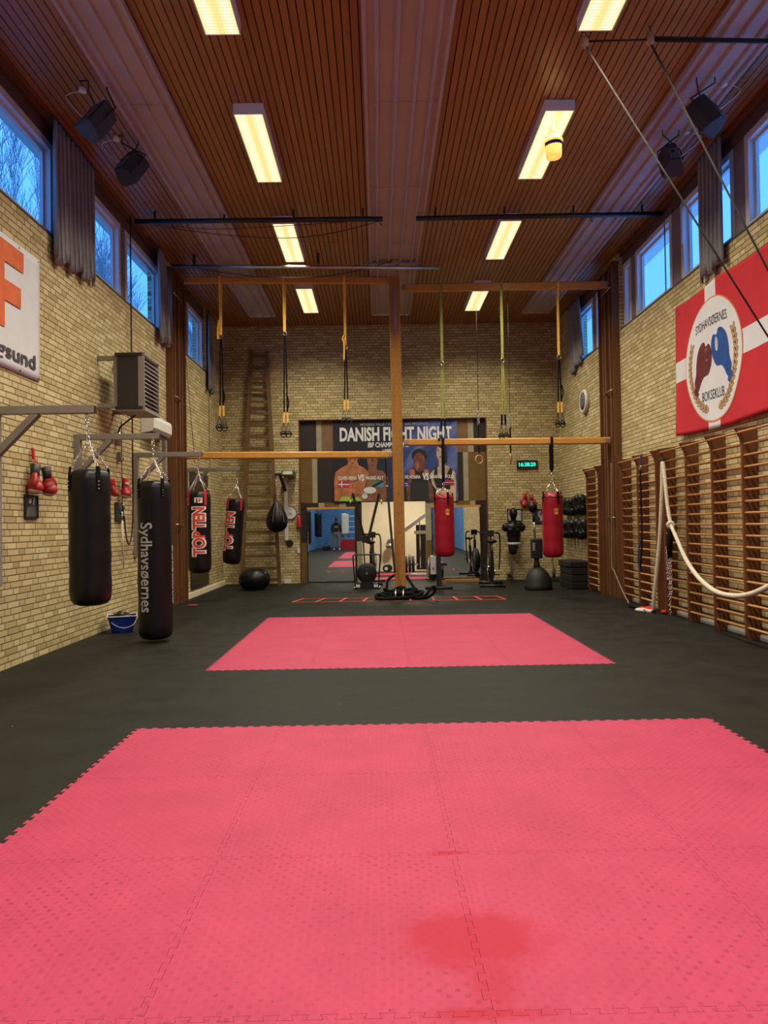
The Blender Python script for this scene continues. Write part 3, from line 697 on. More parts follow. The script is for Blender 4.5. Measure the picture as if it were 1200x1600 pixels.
roww = {0: 'far edge row', 1: 'second row from its far edge', 2: 'third row from its far edge', 3: 'fourth row from its far edge', 4: 'fifth row from its far edge', 5: 'sixth row from its far edge', 6: 'last row behind the viewer'}
rowf = ['row nearest the viewer', 'second row from the front', 'second row from the back', 'row furthest from the viewer']
pt = tile_mesh(-.5, -.5).build('foam_floor_tile', m_pink, loc=(0, 0, 0)); first = True
def put_tile(cx, cy, lab, grp):
    global first
    o = pt if first else pt.copy()
    if not first: COL.objects.link(o)
    first = False; o.location = (cx, cy, 0); tag(o, lab, 'floor mat', grp)
for j in range(7):
    for i in range(4): put_tile(MX0+i+.5, MY0-j-.5, 'pink interlocking foam tile of the near mat, %s, %s' % (roww[j], colw[i]), 'pink foam tiles of the near mat')
for j in range(4):
    for i in range(4): put_tile(MX0+i+.5, MY0+2+j+.5, 'pink interlocking foam tile of the far mat, %s, %s' % (rowf[j], colw[i]), 'pink foam tiles of the far mat')

# ================================================================ ceiling panels and lamps
def ceiling_panel(x0, x1, y0, y1, ridges, label):
    t = thing('ceiling_heating_panel', ((x0+x1)/2, (y0+y1)/2, 6.232), label, 'ceiling panel', 'metal heating panels on the ceiling')
    z = 6.17; W = x1-x0
    # trough profile swept along Y: plates between raised rails
    prof = [(x0, 6.228), (x0, z-.012), (x0+.03, z-.012), (x0+.045, z+.02)]
    for r in ridges:
        c = x0+W*r; prof += [(c-.022, z+.02), (c-.010, z-.014), (c+.010, z-.014), (c+.022, z+.02)]
    prof += [(x1-.045, z+.02), (x1-.03, z-.012), (x1, z-.012), (x1, 6.228)]
    g = G(); n = len(prof); L = (y1-y0); k = max(1, round(L/2.0))
    for s in range(k):
        a = y0+L*s/k+.004; b = y0+L*(s+1)/k-.004
        vs = [(p[0], a, p[1]) for p in prof]+[(p[0], b, p[1]) for p in prof]
        g.add(vs, [[i, i+1, n+i+1, n+i] for i in range(n-1)]+[list(range(n)), list(range(2*n-1, n-1, -1))])
    g.build('panel_sheet', m_lead, t)
    h = G()
    for s in range(1, k):
        yy = y0+L*s/k
        for r in ridges: h.box(x0+W*r-.02, x0+W*r+.02, yy-.02, yy+.02, z-.02, z-.014)
    if h.v: h.build('joint_clip', m_lead, t)
    G().box(x0, x1, y1-.02, y1, z-.01, 6.228).build('end_plate', m_white, t)
ceiling_panel(-.085, .79, -8.5, 16.45, (.16, .40, .64, .86), 'wide pale metal heating strip running down the middle of the wooden ceiling')
ceiling_panel(-2.87, -2.25, -8.5, 16.45, (.2, .5, .8), 'pale metal heating strip along the left side of the ceiling')
ceiling_panel(3.36, 3.98, -8.5, 16.45, (.2, .5, .8), 'pale metal heating strip along the right side of the ceiling')

def make_lamp(label):
    t = thing('ceiling_lamp', (0, 0, 6.232), label, 'lamp', 'fluorescent ceiling lamps in two rows')
    w2, l2, z = .172, .83, 6.105
    g = G().box(-w2, w2, -l2, l2, z+.03, 6.230); g.box(-w2, -w2+.012, -l2, l2, z, z+.03).box(w2-.012, w2, -l2, l2, z, z+.03).box(-w2+.012, w2-.012, -l2, -l2+.012, z, z+.03).box(-w2+.012, w2-.012, l2-.012, l2, z, z+.03)
    g.build('housing', m_white, t)
    G().box(-w2+.014, w2-.014, -l2+.014, l2-.014, z+.004, z+.024).build('louvre', m_louvre, t)
    ld = bpy.data.lights.new('tube_light', 'AREA'); ld.shape = 'RECTANGLE'; ld.size = .30; ld.size_y = 1.6; ld.energy = LAMP_W; ld.color = LAMP_COL; ld.spread = math.radians(LAMP_SPREAD)
    lo = bpy.data.objects.new('tube_light', ld); COL.objects.link(lo); lo.parent = t; lo.location = (0, 0, z-.004-6.232)
    return t
L0 = make_lamp('')
ln = ['nearest', 'second', 'third', 'farthest']
k = 0
for side, xx in (('left', -1.415), ('right', 2.155)):
    for j, yy in enumerate((6.04, 9.03, 12.05, 15.17, 2.95, -.1, -3.15, -6.2)):
        o = L0 if k == 0 else copy_tree(L0); k += 1
        o.location = (xx, yy, 6.232)
        o['label'] = 'lit white fluorescent lamp, %s in the %s ceiling row%s' % (ln[j], side, '' if j != 1 or side == 'left' else ', behind the hanging bucket') if j < 4 else 'fluorescent lamp of the %s ceiling row, %s behind the viewer' % (side, ['just', 'second', 'third', 'fourth'][j-4])
# annexe lamp
la = thing('ceiling_lamp', (.9, 19.6, 2.7), 'flat white lamp on the ceiling of the small back room', 'lamp')
G().box(.5, 1.3, 19.4, 19.8, 2.66, 2.698).build('housing', m_white, la)
ld = bpy.data.lights.new('tube_light', 'AREA'); ld.shape = 'RECTANGLE'; ld.size = .7; ld.size_y = .35; ld.energy = ANNEX_W; ld.color = (1, .93, .78)
lo = bpy.data.objects.new('tube_light', ld); COL.objects.link(lo); lo.parent = la; lo.location = (0, 0, -.05)
# ================================================================ gymnastic frame in the middle
def column(side, label):
    X = XL if side < 0 else XR; y0, y1 = (12.9, 13.78) if side < 0 else (12.93, 13.76); d = .13
    t = thing('wall_column', (X-side*d/2, (y0+y1)/2, 0), label, 'wooden column', 'stained wooden wall columns')
    a, b = sorted((X, X-side*d))
    g = G(); g.box(a, b, y0, y0+.03, 0, 6.0); g.box(a, b, y1-.03, y1, 0, 6.0); g.box(a, b, y0+.40, y0+.48, 0, 6.0)
    c = X-side*(d-.05); g.box(min(X, c), max(X, c), y0+.03, y0+.40, 0, 6.0); g.box(min(X, c), max(X, c), y0+.48, y1-.03, 0, 6.0)
    o = g.build('board_casing', m_column, t); bevel(o, .004)
    for yy in (y0+.21, y1-.2): G().box(min(X-side*(d-.05), X-side*(d-.02)), max(X-side*(d-.05), X-side*(d-.02)), yy-.03, yy+.03, .1, 5.9).build('slide_channel', m_column, t)
    for zz in (1.45, 3.75, 5.6): G().cyl((X-side*(d+.02), y0+.02, zz), (X-side*(d+.02), y0+.52, zz), .011).build('tie_rod', m_steel, t)
    G().box(a, b, y0-.03, y1+.03, 6.0, 6.06).build('cap_board', m_column, t)
column(-1, 'stained wooden column casing on the left brick wall, carrying the left beams')
column(1, 'stained wooden column casing on the right brick wall, carrying the right beams')
POST_B = Vector((at(626, 929, Y=14.0).x, 14.0, 0)); POST_T = Vector((POST_B.x-.03, 14.0, 6.2))
t = thing('centre_post', POST_B, 'tall varnished wooden post standing in the middle of the hall', 'post')
pw, pd = .205, .15
g = G(); g.beam(POST_B+Vector((0, 0, .04)), POST_T, pd, pw, up=Vector((1, 0, 0)), ch=.008); g.build('post_shaft', m_post, t)
dP = (POST_T-POST_B).normalized()
def onpost(z, dx=0, dy=-.08): return POST_B+dP*(z/dP.z)+Vector((dx, dy, 0))
G().beam(onpost(5.05), onpost(5.95), .012, .05, up=Vector((1, 0, 0))).build('steel_strap', m_steel, t)
for zz, lab in ((.35, 0), (.62, 0), (1.25, 0), (1.6, 0), (2.0, 0)):
    G().cyl(onpost(zz, 0, -.07), onpost(zz, 0, -.085), .018, n=12).build('bolt_head', m_steel, t)
g = G()
for k in range(30):
    for s in (-.045, .055): q = onpost(.5+k*.16, s, -.0765); g.cyl(q, q+Vector((0, .003, 0)), .007, n=8)
g.build('peg_holes', m_dark, t)['kind'] = 'stuff'
G().box(POST_B.x-.12, POST_B.x+.12, POST_B.y-.11, POST_B.y+.11, 0, .045).build('foot_socket', m_steel, t)
def beam_at(name, a, b, h, wd, label):
    t = thing(name, (a+b)/2, label, 'beam', 'horizontal wooden beams of the frame')
    o = G().beam(a, b, wd, h, ch=.018).build('beam_bar', m_beam, t)
    d = (b-a).normalized()
    for q in (a+d*.05, b-d*.05): G().beam(q-d*.03, q+d*.03, wd+.02, h*.55).build('end_fitting', m_steel, t)
    return t
TLa, TLb = at(287, 438, Y=13.35), at(612, 438.5, Y=14.0); TRa, TRb = at(628, 450.5, Y=14.0), at(950, 445.5, Y=13.2)
LLa, LLb = at(287, 712, Y=13.35), at(613, 710.5, Y=14.0); LRa, LRb = at(632, 691.5, Y=14.0), at(953, 688.5, Y=13.2)
beam_at('upper_beam', TLa, TLb, .125, .09, 'varnished upper beam under the ceiling from the left column to the centre post')
beam_at('upper_beam', TRa, TRb, .145, .09, 'varnished upper beam under the ceiling from the centre post to the right column')
beam_at('lower_beam', LLa, LLb, .13, .10, 'varnished lower beam from the left column to the post, the lower of the two')
beam_at('lower_beam', LRa, LRb, .125, .10, 'varnished lower beam from the post to the right column, crossing the poster title')
def onbeam(a, b, x): k = (x-a.x)/(b.x-a.x); return a+(b-a)*k

# steel rail and travelling gear above the post
zt = 6.13
t = thing('steel_ceiling_rail', (-1.1, 13.0, zt), 'long pale steel rail below the ceiling above the upper beams', 'rail')
G().tube([at(268, 416, Y=12.75), at(686, 418.5, Y=12.95)], .032, 10).build('rail_tube', m_steel, t)
g = G()
for x in (-3.2, -1.0): g.box(x-.02, x+.02, 12.78, 12.86, 6.05, 6.232)
g.build('rail_hanger', m_blacksteel, t)
c = at(620, 411, Y=13.1)
t = thing('pulley_block', c, 'dark pulley block on the ceiling right above the centre post', 'pulley')
G().box(c.x-.05, c.x+.05, c.y-.05, c.y+.05, c.z-.03, 6.232).build('block_body', m_blacksteel, t)
for s in (-.045, .045): G().cyl((c.x+s, c.y-.07, c.z), (c.x+s, c.y-.04, c.z), .05).build('pulley_wheel', m_steel, t)
G().beam((c.x-.55, c.y, c.z+.02), (c.x+.42, c.y, c.z+.025), .03, .05).build('cross_bar', m_grey_steel, t)
for x0, x1 in ((-.42, -.25), (1.0-.2, 1.0)): pass
t = tag(G().tube(smooth_path([at(268, 412, Y=12.9), at(400, 432, Y=12.9), at(520, 430, Y=13), at(612, 408, Y=13.05)], 6), .007, 6).build('steel_cable', m_rope_t), 'thin dark cable sagging from the left column to the pulley above the post', 'cable')
tag(G().tube(smooth_path([at(240, 352, Y=11.02), at(340, 366, Y=11.02), at(450, 372, Y=11.02), at(530, 362, Y=11.02), at(598, 344, Y=11.0)], 6), .005, 6).tube(smooth_path([at(240, 350, Y=11.04), at(330, 358, Y=11.04), at(460, 352, Y=11.04), at(598, 343, Y=11.0)], 6), .004, 6).build('steel_cable', m_rope_t), 'thin dark cables sagging under the left half of the black pipe rail', 'cable')
# black pipe with hooks across the hall
a, b = at(211, 346.5, Y=11.0), at(598, 342, Y=11.0); c2, d2 = at(650, 341.5, Y=11.0), at(1034, 334, Y=11.0)
for (p, q, lab) in ((a, b, 'black pipe rail below the ceiling from the left wall to the middle strip'), (c2, d2, 'black pipe rail below the ceiling from the middle strip to the right wall')):
    t = thing('black_pipe_rail', (p+q)/2, lab, 'pipe', 'black pipe rails across the hall')
    G().tube([p, q], .038, 10).build('pipe', m_blacksteel, t)
    for k in range(4):
        r = p+(q-p)*(.08+.28*k); 
        G().box(r.x-.012, r.x+.012, r.y-.012, r.y+.012, r.z, 6.232).build('hanger', m_blacksteel, t)
        h = r+(q-p)*.07; G().tube([h+Vector((0, 0, -.03)), h+Vector((0, 0, -.08)), h+Vector((.03, 0, -.1))], .007, 6).build('hook', m_blacksteel, t)

# ---------------------------------------------------------------- suspension trainers
def trainer(x, ba, bb, loop_mat, strap_mat, z_loop, z_hand, grip_mat, label, style=0):
    p = onbeam(ba, bb, x); t = thing('suspension_trainer', (x, p.y, z_hand-.25), label, 'suspension trainer', 'suspension trainers on the upper beams')
    zb = p.z; y = p.y; r = .075
    g = G(); g.ribbon([(x, y-.055, zb-.06), (x, y-.052, zb+.068), (x, y+.052, zb+.068), (x, y+.055, zb-.06)], .045, .006, (1, 0, 0))
    g.ribbon([(x-.006, y-.05, zb-.05), (x-.008, y-.012, zb-.5), (x-.004, y-.005, z_loop)], .042, .006, (1, 0, .1)); g.ribbon([(x+.01, y+.05, zb-.05), (x+.012, y+.004, zb-.5), (x+.006, y+.003, z_loop)], .036, .006, (1, .3, 0))
    g.build('anchor_loop', loop_mat, t)
    if style == 1: G().ribbon([(x-.03, y-.01, z_loop+.28), (x-.05, y-.015, z_loop+.1), (x-.055, y-.01, z_loop-.08)], .035, .01, (1, 0, 0)).build('loose_tail', loop_mat, t)
    if style == 2: G().tube(smooth_path([(x-.01, y-.01, z_loop+.2), (x-.05, y-.02, z_loop+.12), (x-.02, y-.02, z_loop+.02), (x-.03, y-.01, z_loop-.3)], 5), .018, 6).build('loose_tail', loop_mat, t)
    G().torus((x, y, z_loop-.04), .035, .006, (0, 1, 0), 16, 6).build('carabiner', m_steel, t)
    zg = z_hand+.32
    g = G(); g.ribbon([(x, y, z_loop-.07), (x-.012, y, z_loop-.25), (x-.03, y, zg)], .026, .004, (1, 0, 0)); g.ribbon([(x+.004, y, z_loop-.07), (x+.016, y, z_loop-.25), (x+.03, y, zg)], .026, .004, (1, 0, 0))
    g.build('main_strap', strap_mat, t)
    if style != 2:
        G().ribbon(smooth_path([(x+.02, y-.01, zg+.35), (x+.06, y-.02, zg+.18), (x+.035, y-.01, zg+.05)], 5), .022, .004, (1, .3, 0)).build('strap_tail', strap_mat, t)
    for s in (-1, 1):
        G().ribbon([(x+s*.03, y, zg), (x+s*.036, y, zg-.2)], .034, .012, (1, 0, 0)).build('padded_sleeve', grip_mat, t)
        h = x+s*.045; zc = z_hand+.13
        g = G().ribbon([(h, y, zc), (h-.045, y-.04, z_hand-.07)], .026, .006, (0, 1, 0)).ribbon([(h, y, zc), (h+.045, y+.04, z_hand-.07)], .026, .006, (0, 1, 0))
        g.tube([(h-.055, y-.05, z_hand-.08), (h+.055, y+.05, z_hand-.08)], .022, 10)
        g.build('handle', m_rubber, t)
        G().torus((h, y, z_hand-.09), .055, .011, (.6, -1, 0), 16, 6, a0=0, a1=2*PI, stretch=1.15).build('foot_cradle', m_rubber, t)
def zat(u, v, Y=13.4): return at(u, v, Y=Y)
for u, zl, vh, lm, sm, gm, lab, st in (
  (344, 522, 660, m_yellow, m_blackweb, m_yellow, 'black suspension trainer on a yellow loop, leftmost on the left upper beam', 1),
  (442, 512, 668, m_yellow, m_blackweb, m_yellow, 'black suspension trainer on a yellow loop, middle of the left upper beam', 0),
  (538, 530, 645, m_yellow, m_blackweb, m_yellow, 'black suspension trainer on a yellow loop, nearest the post on the left beam', 2),
  (694, 556, 676, m_lime, m_lime, m_blackweb, 'lime green suspension trainer hanging in front of the poster title', 0),
  (788, 556, 672, m_lime, m_lime, m_blackweb, 'lime green suspension trainer in the middle of the right upper beam', 0),
  (873, 555, 655, m_yellow, m_blackweb, m_yellow, 'black suspension trainer on a yellow loop, nearest the right column', 0)):
    q = zat(u, zl); ba, bb = (TLa, TLb) if u < 612 else (TRa, TRb)
    trainer(q.x, ba, bb, lm, sm, q.z, zat(u, vh).z, gm, lab, st)
# gymnastic rings on thin ropes
for u, vt, v0, v1, lab, rr in ((748.5, 455, 650, 718, 'wooden gymnastic ring on a thin rope before the right end of the alcove', .085), (798, 455, 655, 717, 'wooden gymnastic ring seen edge on, below the right lower beam', .10)):
    Yr = 14.6; q = at(u, v1, Y=Yr); t = thing('gymnastic_ring', (q.x, Yr, q.z-rr), lab, 'gymnastic ring', 'gymnastic rings on ropes')
    zc = at(u, v0, Y=Yr).z
    G().tube([(q.x, Yr, 6.232), (q.x, Yr, zc+.1)], .005, 6).build('rope', m_rope_t, t)
    G().chain((q.x-.012, Yr, zc+.1), (q.x-.012, Yr, zc-.18), .05, .005).chain((q.x+.012, Yr, zc+.06), (q.x+.012, Yr, zc-.16), .05, .005).build('chain', m_steel, t)
    G().ribbon([(q.x, Yr, zc-.17), (q.x, Yr, q.z+rr-.012)], .02 if u < 760 else .03, .004, (1, 0, 0)).build('strap', m_blackweb, t)
    G().torus(q, rr, .014, (.5, -1, 0) if u < 760 else (1, -.25, 0), 28, 10).build('ring', m_ringwood, t)

# ---------------------------------------------------------------- ropes and pulleys at the upper right
H1, H2 = at(914, 66, Z=6.1), at(1016, 62, Z=6.1)
for H, lab, s in ((H1, 'wooden ceiling pulley beside the nearest right lamp', 0), (H2, 'wooden ceiling pulley between the lamp row and the right heating strip', 1)):
    t = thing('wooden_pulley', H, lab, 'pulley', 'wooden ceiling pulleys')
    G().tube([H+Vector((0, 0, .13)), H+Vector((0, 0, .05))], .012, 8).torus(H+Vector((0, 0, .05)), .03, .007, (1, 0, 0)).build('screw_eye', m_steel, t)
    o = G().ball(H, (.035, .055, .06), 14, 10).build('pulley_shell', m_ringwood, t)
    G().cyl(H+Vector((-.04, 0, -.02)), H+Vector((.04, 0, -.02)), .012).build('axle', m_steel, t)
E1, E2 = at(1300, 685, X=4.17), at(1330, 673, X=4.17)
tag(G().tube([H1+Vector((0, 0, -.03)), E1], .009, 8).build('hoisting_rope', m_rope_t), 'dark rope running from the ceiling pulley by the lamp down across the flag', 'rope', 'dark hoisting ropes')
tag(G().tube([H2+Vector((0, 0, -.03)), E2], .009, 8).build('hoisting_rope', m_rope_t), 'dark rope running from the second ceiling pulley down past the near curtain', 'rope', 'dark hoisting ropes')
W1 = at(1225, 66, Z=6.1)
g = G().tube([H1+Vector((.03, 0, .01)), H2+Vector((-.02, 0, 0))], .009, 6).tube([H2+Vector((.03, 0, .02)), W1+Vector((0, 0, .02))], .012, 6).tube([H2+Vector((.03, 0, -.01)), W1], .012, 6)
tag(g.build('ceiling_rope', m_rope_t), 'dark double rope running along the ceiling from the pulleys to the right wall', 'rope')
q0, q1 = at(1038, 340, X=4.28), at(1038, 706, X=4.28)
q0 = at(1038, 340, Y=11.0); tag(G().tube([(q0.x, 11.0, 6.16), (q0.x, 11.0, 2.47)], .009, 6).build('long_cord', m_rope_t), 'dark cord hanging down the right wall from the black pipe rail', 'cord')
q0 = at(205, 345, X=-3.68)
def m_pail():
    t = NT('translucent_bucket_plastic'); tr = t.new('ShaderNodeBsdfTranslucent'); c = t.mix(t.noise(t.pos(), 8), (.85, .66, .33), (.9, .74, .44)); t.col(c); t.rough(.4); t.l.new(c, tr.inputs[0])
    mx = t.new('ShaderNodeMixShader'); mx.inputs[0].default_value = .6; t.l.new(t.b.outputs[0], mx.inputs[1]); t.l.new(tr.outputs[0], mx.inputs[2]); t.l.new(mx.outputs[0], t.out.inputs[0]); return t.m
# ---------------------------------------------------------------- bucket hung under the lamp
bc = at(866, 233, Y=8.35); rt, rb, hh = .105, .088, .20
t = thing('plastic_bucket', (bc.x, bc.y, bc.z-hh/2), 'white plastic bucket hanging from the ceiling under the second right lamp', 'bucket')
z0 = bc.z-hh/2
M = Matrix.Rotation(math.radians(-4), 3, 'Y')
G().lathe([(0, 0), (rb-.006, 0), (rb, .006), (rt-.004, hh-.03), (rt+.004, hh-.03), (rt+.006, hh-.012), (rt+.002, hh), (rt-.004, hh), (rt-.008, hh-.01), (rb-.006, .01), (0, .01)], (bc.x, bc.y, z0), 32, M=M).build('pail', m_pail(), t)
g = G(); vs = []; n = 40; fs = []
for i in range(n+1):
    a = -PI*.95+PI*.9*i/n; zz = hh-.035; r = rt-.002; lo = zz-.03-.015*abs(math.sin(i*.8))
    for q in (zz, lo): rr = rb+(rt-rb)*q/hh+.0015; vs.append(M @ Vector((rr*math.cos(a), rr*math.sin(a), q))+Vector((bc.x, bc.y, z0)))
g.add(vs, [[2*i, 2*i+1, 2*i+3, 2*i+2] for i in range(n)], 0, True).build('printed_band', m_bluep, t)
def bw(a, b, d): 
    an = -PI/2+a/rb; rr = rb+(rt-rb)*b/hh+.001+d; return M @ Vector((rr*math.cos(an), rr*math.sin(an), b))+Vector((bc.x, bc.y, z0))
g = G().torus((bc.x, bc.y, z0+hh-.02), rt+.01, .003, (0, -1, 0), 20, 6, stretch=.9, a0=0, a1=PI); 
bm_ = g.build('bail_handle', m_steel, t)
top = Vector((bc.x, bc.y, max(v.co.z for v in bm_.data.vertices)+wloc(t).z))
G().tube([top+Vector((-.012, 0, 0)), top+Vector((-.014, 0, .1))], .003, 6).tube([top, (bc.x, bc.y, 6.10)], .003, 6).build('hanging_cord', m_white, t)

# ---------------------------------------------------------------- loudspeakers
def speaker(u, v, Y0, yaw, pitch, label, blueface=False, s=1.0, roll=0):
    c = at(u, v, Y=Y0); t = thing('loudspeaker', c, label, 'loudspeaker', 'loudspeakers under the ceiling')
    M = Matrix.Translation(c) @ Matrix.Rotation(yaw, 4, 'Z') @ Matrix.Rotation(pitch, 4, 'X')
    w2, h2, d2 = .125*s, .19*s, .11*s
    # trapezoid cabinet: narrower at the back
    prof = [(-w2, -d2), (w2, -d2), (w2*.95, 0), (w2*.5, d2), (-w2*.5, d2), (-w2*.95, 0)]
    g = G(); vs = [M @ Vector((a, b, -h2)) for a, b in prof]+[M @ Vector((a, b, h2)) for a, b in prof]
    g.add(vs, [list(range(6))[::-1], list(range(6, 12))]+[[i, (i+1) % 6, 6+(i+1) % 6, 6+i] for i in range(6)])
    o = g.build('cabinet', mat('speaker_black', (.03, .028, .03), .6, 0, .2), t); fix_normals(o); bevel(o, .008)
    g = G().box(-w2*.9, w2*.9, -d2-.012, -d2-.002, -h2*.93, h2*.93, M=M); g.build('grille', m_blacksteel, t)
    b = G().box(-w2*.42, w2*.42, d2, d2+.012, -h2*.8, h2*.3, M=M).build('rear_plate', mat('speaker_plate', (.09, .09, .10), .5), t)
    G().cyl(M @ Vector((w2*.1, d2+.01, -h2*.1)), M @ Vector((w2*.1, d2+.018, -h2*.1)), .02).build('socket', m_dark, t)
    g = G(); zt = 6.232
    for q in (-1, 1):
        p = M @ Vector((q*(w2+.012), 0, 0)); pt = M @ Vector((q*(w2+.012), 0, h2*1.1))
        g.tube([p, pt, (c.x+q*.10, c.y, max(pt.z+.03, zt-.1)), (c.x+q*.10, c.y, zt-.006), (c.x+q*.2, c.y, zt-.006)], .009, 6)
    g.build('bracket', m_blacksteel, t)
    return c
for (u, v, Y0, yaw, pitch, lab, cu, cv) in (
  (153, 192, 7.75, math.radians(-35), math.radians(-35), 'black loudspeaker left of the ceiling strip, nearer the viewer, beside a white cable box', 129, 141),
  (204, 262, 8.85, math.radians(150), math.radians(35), 'black loudspeaker left of the ceiling strip, further back', 182, 217),
  (1104, 180, 7.75, math.radians(-140), math.radians(30), 'black loudspeaker at the upper right, nearer the viewer, above the curtain', 1131, 131),
  (1049, 250, 8.8, math.radians(172), math.radians(35), 'black loudspeaker at the upper right, further back', 1073, 206)):
    c = speaker(u, v, Y0, yaw, pitch, lab)
    b = at(cu, cv, Z=6.2); t = thing('cable_box', b, 'small round white cable box on the ceiling beside the %s' % ('near left loudspeaker' if u < 180 else 'far left loudspeaker' if u < 400 else 'near right loudspeaker' if u > 1080 else 'far right loudspeaker'), 'cable box', 'round cable boxes on the ceiling')
    G().cyl(b+Vector((0, 0, -.02)), b+Vector((0, 0, .032)), .04, n=20).build('box_lid', m_white, t)
    s = -1 if u < 600 else 1
    G().tube(smooth_path([b+Vector((s*.03, 0, -.01)), b+Vector((s*.16, -.05, -.1)), c+Vector((s*.2, 0, .1)), c+Vector((s*.08, 0, .02))], 6), .005, 6).build('cable', m_white, t)
# ================================================================ punch bags
def heavy_bag(hx, hy, hz, bx, by, zt, zb, r, material, label, tabs='black', cat='punch bag', name='punch_bag', lean=(0, 0), style=''):
    t = thing(name, (bx, by, zb), label, cat, 'punch bags hanging in the hall' )
    R_ = Matrix.Rotation(lean[0], 3, 'Y') @ Matrix.Rotation(lean[1], 3, 'X')
    def L(p): return R_ @ Vector(p)+Vector((bx, by, zb))
    h_ = zt-zb
    h = zt-zb; prof = [(0, 0), (r*.5, .004), (r*.8, .02), (r*.95, .06), (r, .12)]
    for k in range(1, 12): prof.append((r*(1+.018*math.sin(k*1.9)), .12+(h-.22)*k/12))
    prof += [(r*1.0, h-.10), (r*.96, h-.05), (r*.85, h-.018), (r*.7, h-.002), (r*.4, h-.01), (0, h-.012)]
    n = 40; g = G(); vs = []
    for pr, z in prof:
        for j in range(n):
            a = 2*PI*j/n; wv = 1+.006*math.sin(a*3+z*4)+(.03*math.sin(a*8) if z > h-.06 else .012*math.sin(a*8) if z > h-.12 else 0)
            vs.append(L((pr*wv*math.cos(a), pr*wv*math.sin(a), z)))
    fs = [[i*n+j, i*n+(j+1) % n, (i+1)*n+(j+1) % n, (i+1)*n+j] for i in range(len(prof)-1) for j in range(n)]
    g.add(vs, fs, 0, True); g.build('bag_body', material, t)
    hook = Vector((hx, hy, hz)); sw = Vector((hx, hy, hz)).lerp(L((0, 0, h_)), .48)
    G().torus(hook+Vector((0, 0, -.03)), .024, .007, (1, 1, 0), 14, 6).torus(hook+Vector((0, 0, -.075)), .02, .006, (1, -1, 0), 14, 6).build('eye_hook', m_chrome, t)
    G().chain(hook+Vector((0, 0, -.09)), sw, .045, .0045).build('hanging_chain', m_chrome, t)
    tabm = {'black': m_blackweb, 'red': m_redcloth}[tabs]
    for k in range(4):
        a = PI/4+k*PI/2 if style != 'r' else k*PI/2-PI/2+.35
        top = L((r*.93*math.cos(a), r*.93*math.sin(a), h+.02))
        G().chain(sw, top, .036, .0032).build('chain', m_chrome, t)
        tan = Vector((-math.sin(a), math.cos(a), 0)); rad = Vector((math.cos(a), math.sin(a), 0))
        tb = G().ribbon([L(rad*(r*.97)+Vector((0, 0, h+.022))), L(rad*(r*1.01)+Vector((0, 0, h-.05))), L(rad*(r*1.035)+Vector((0, 0, h-.10))), L(rad*(r*1.035)+Vector((0, 0, h-.21)))], .042, .008, R_ @ tan)
        tabo = tb.build('hanging_tab', tabm, t)
        g = G()
        for zz in (h-.12, h-.155, h-.19): p = L(rad*(r*1.045)+Vector((0, 0, zz))); g.cyl(p, p+R_ @ rad*.006, .007, n=8)
        g.build('rivet', m_chrome, tabo)
    return t, L
def bag_text(t, L, r, s, a_mid, z0, height, width, down, material, bold=.02, nm='lettering', off=.006):
    """print wrapped on the bag; down=True reads top to bottom"""
    sg = -1 if down else 1
    def F(a, b, d):
        # a runs along the bag's length, b across it
        z = z0+sg*a; ang = a_mid+sg*(height/2-b)/r
        rr = r*1.012+off*.5+d*2; return L((rr*math.cos(ang), rr*math.sin(ang), z))
    return text(nm, s, material, t, (0, 0, 0), (1, 0, 0), (0, 1, 0), h=height, width=width, bold=bold, wrap=F)

def wall_bracket(Y, x_end, zt, label, zlow, th=.075):
    t = thing('bag_bracket', (XL+.05, Y, zlow), label, 'wall bracket', 'grey steel punch bag brackets')
    o = G().box(XL+.002, XL+.002+th, Y-th/2, Y+th/2, zlow, zt+th/2).build('wall_post', m_grey_steel, t); bevel(o, .005)
    o = G().box(XL+.002+th, x_end, Y-th/2, Y+th/2, zt-th/2, zt+th/2).build('arm', m_grey_steel, t); bevel(o, .005)
    G().box(x_end, x_end+.004, Y-th/2+.006, Y+th/2-.006, zt-th/2+.006, zt+th/2-.006).build('end_cap', m_blacksteel, t)
    G().beam((XL+.06, Y, zt-.42), (XL+.45, Y, zt-.03), th*.9, th*.8).build('brace', m_grey_steel, t)
    for zz in (zt-.1, zlow+.1): G().box(XL+.001, XL+.008, Y-.09, Y+.09, zz-.03, zz+.03).build('wall_plate', m_grey_steel, t)
    return t
br = [(7.05, -2.74, 2.56, .85, 'nearest grey bag bracket, cut by the left picture edge'), (9.0, -2.70, 2.535, .9, 'grey steel bag bracket under the heater, second from the viewer'),
      (11.15, -2.70, 2.52, .95, 'grey steel bag bracket beside the left column, third from the viewer'), (14.05, -2.66, 2.51, .95, 'grey steel bag bracket past the left column, carrying the leaning bag')]
for Y, xe, z, zl, lab in br: wall_bracket(Y, xe, z, lab, zl, .08 if Y < 8 else .072)
t1, L1 = heavy_bag(-2.82, 7.05, 2.52, -2.80, 7.05, 1.97, .655, .192, m_vinyl, 'plain black leather punch bag, nearest the viewer on the left')
t2, L2 = heavy_bag(-2.77, 8.95, 2.50, -2.76, 8.95, 1.975, .03, .205, m_vinyl, 'long black floor-length punch bag with white name lettering')
t3, L3 = heavy_bag(-2.76, 11.15, 2.48, -2.755, 11.15, 1.94, .69, .178, m_vinyl, 'black punch bag with big red and white lettering, hanging upright before the column', tabs='red')
t4, L4 = heavy_bag(-2.72, 14.05, 2.475, -2.86, 14.05, 1.93, .67, .175, m_vinyl, 'black punch bag with red lettering, hanging tilted in front of the ladder', tabs='red', lean=(math.radians(5.0), 0))
af = lambda x, y: math.atan2(-y, -x)     # direction from a bag towards the viewer
bag_text(t2, L2, .205, 'Sydhavsøernes', af(-2.76, 8.95)-.50, 1.43, .15, 1.08, True, m_text_g, .012)
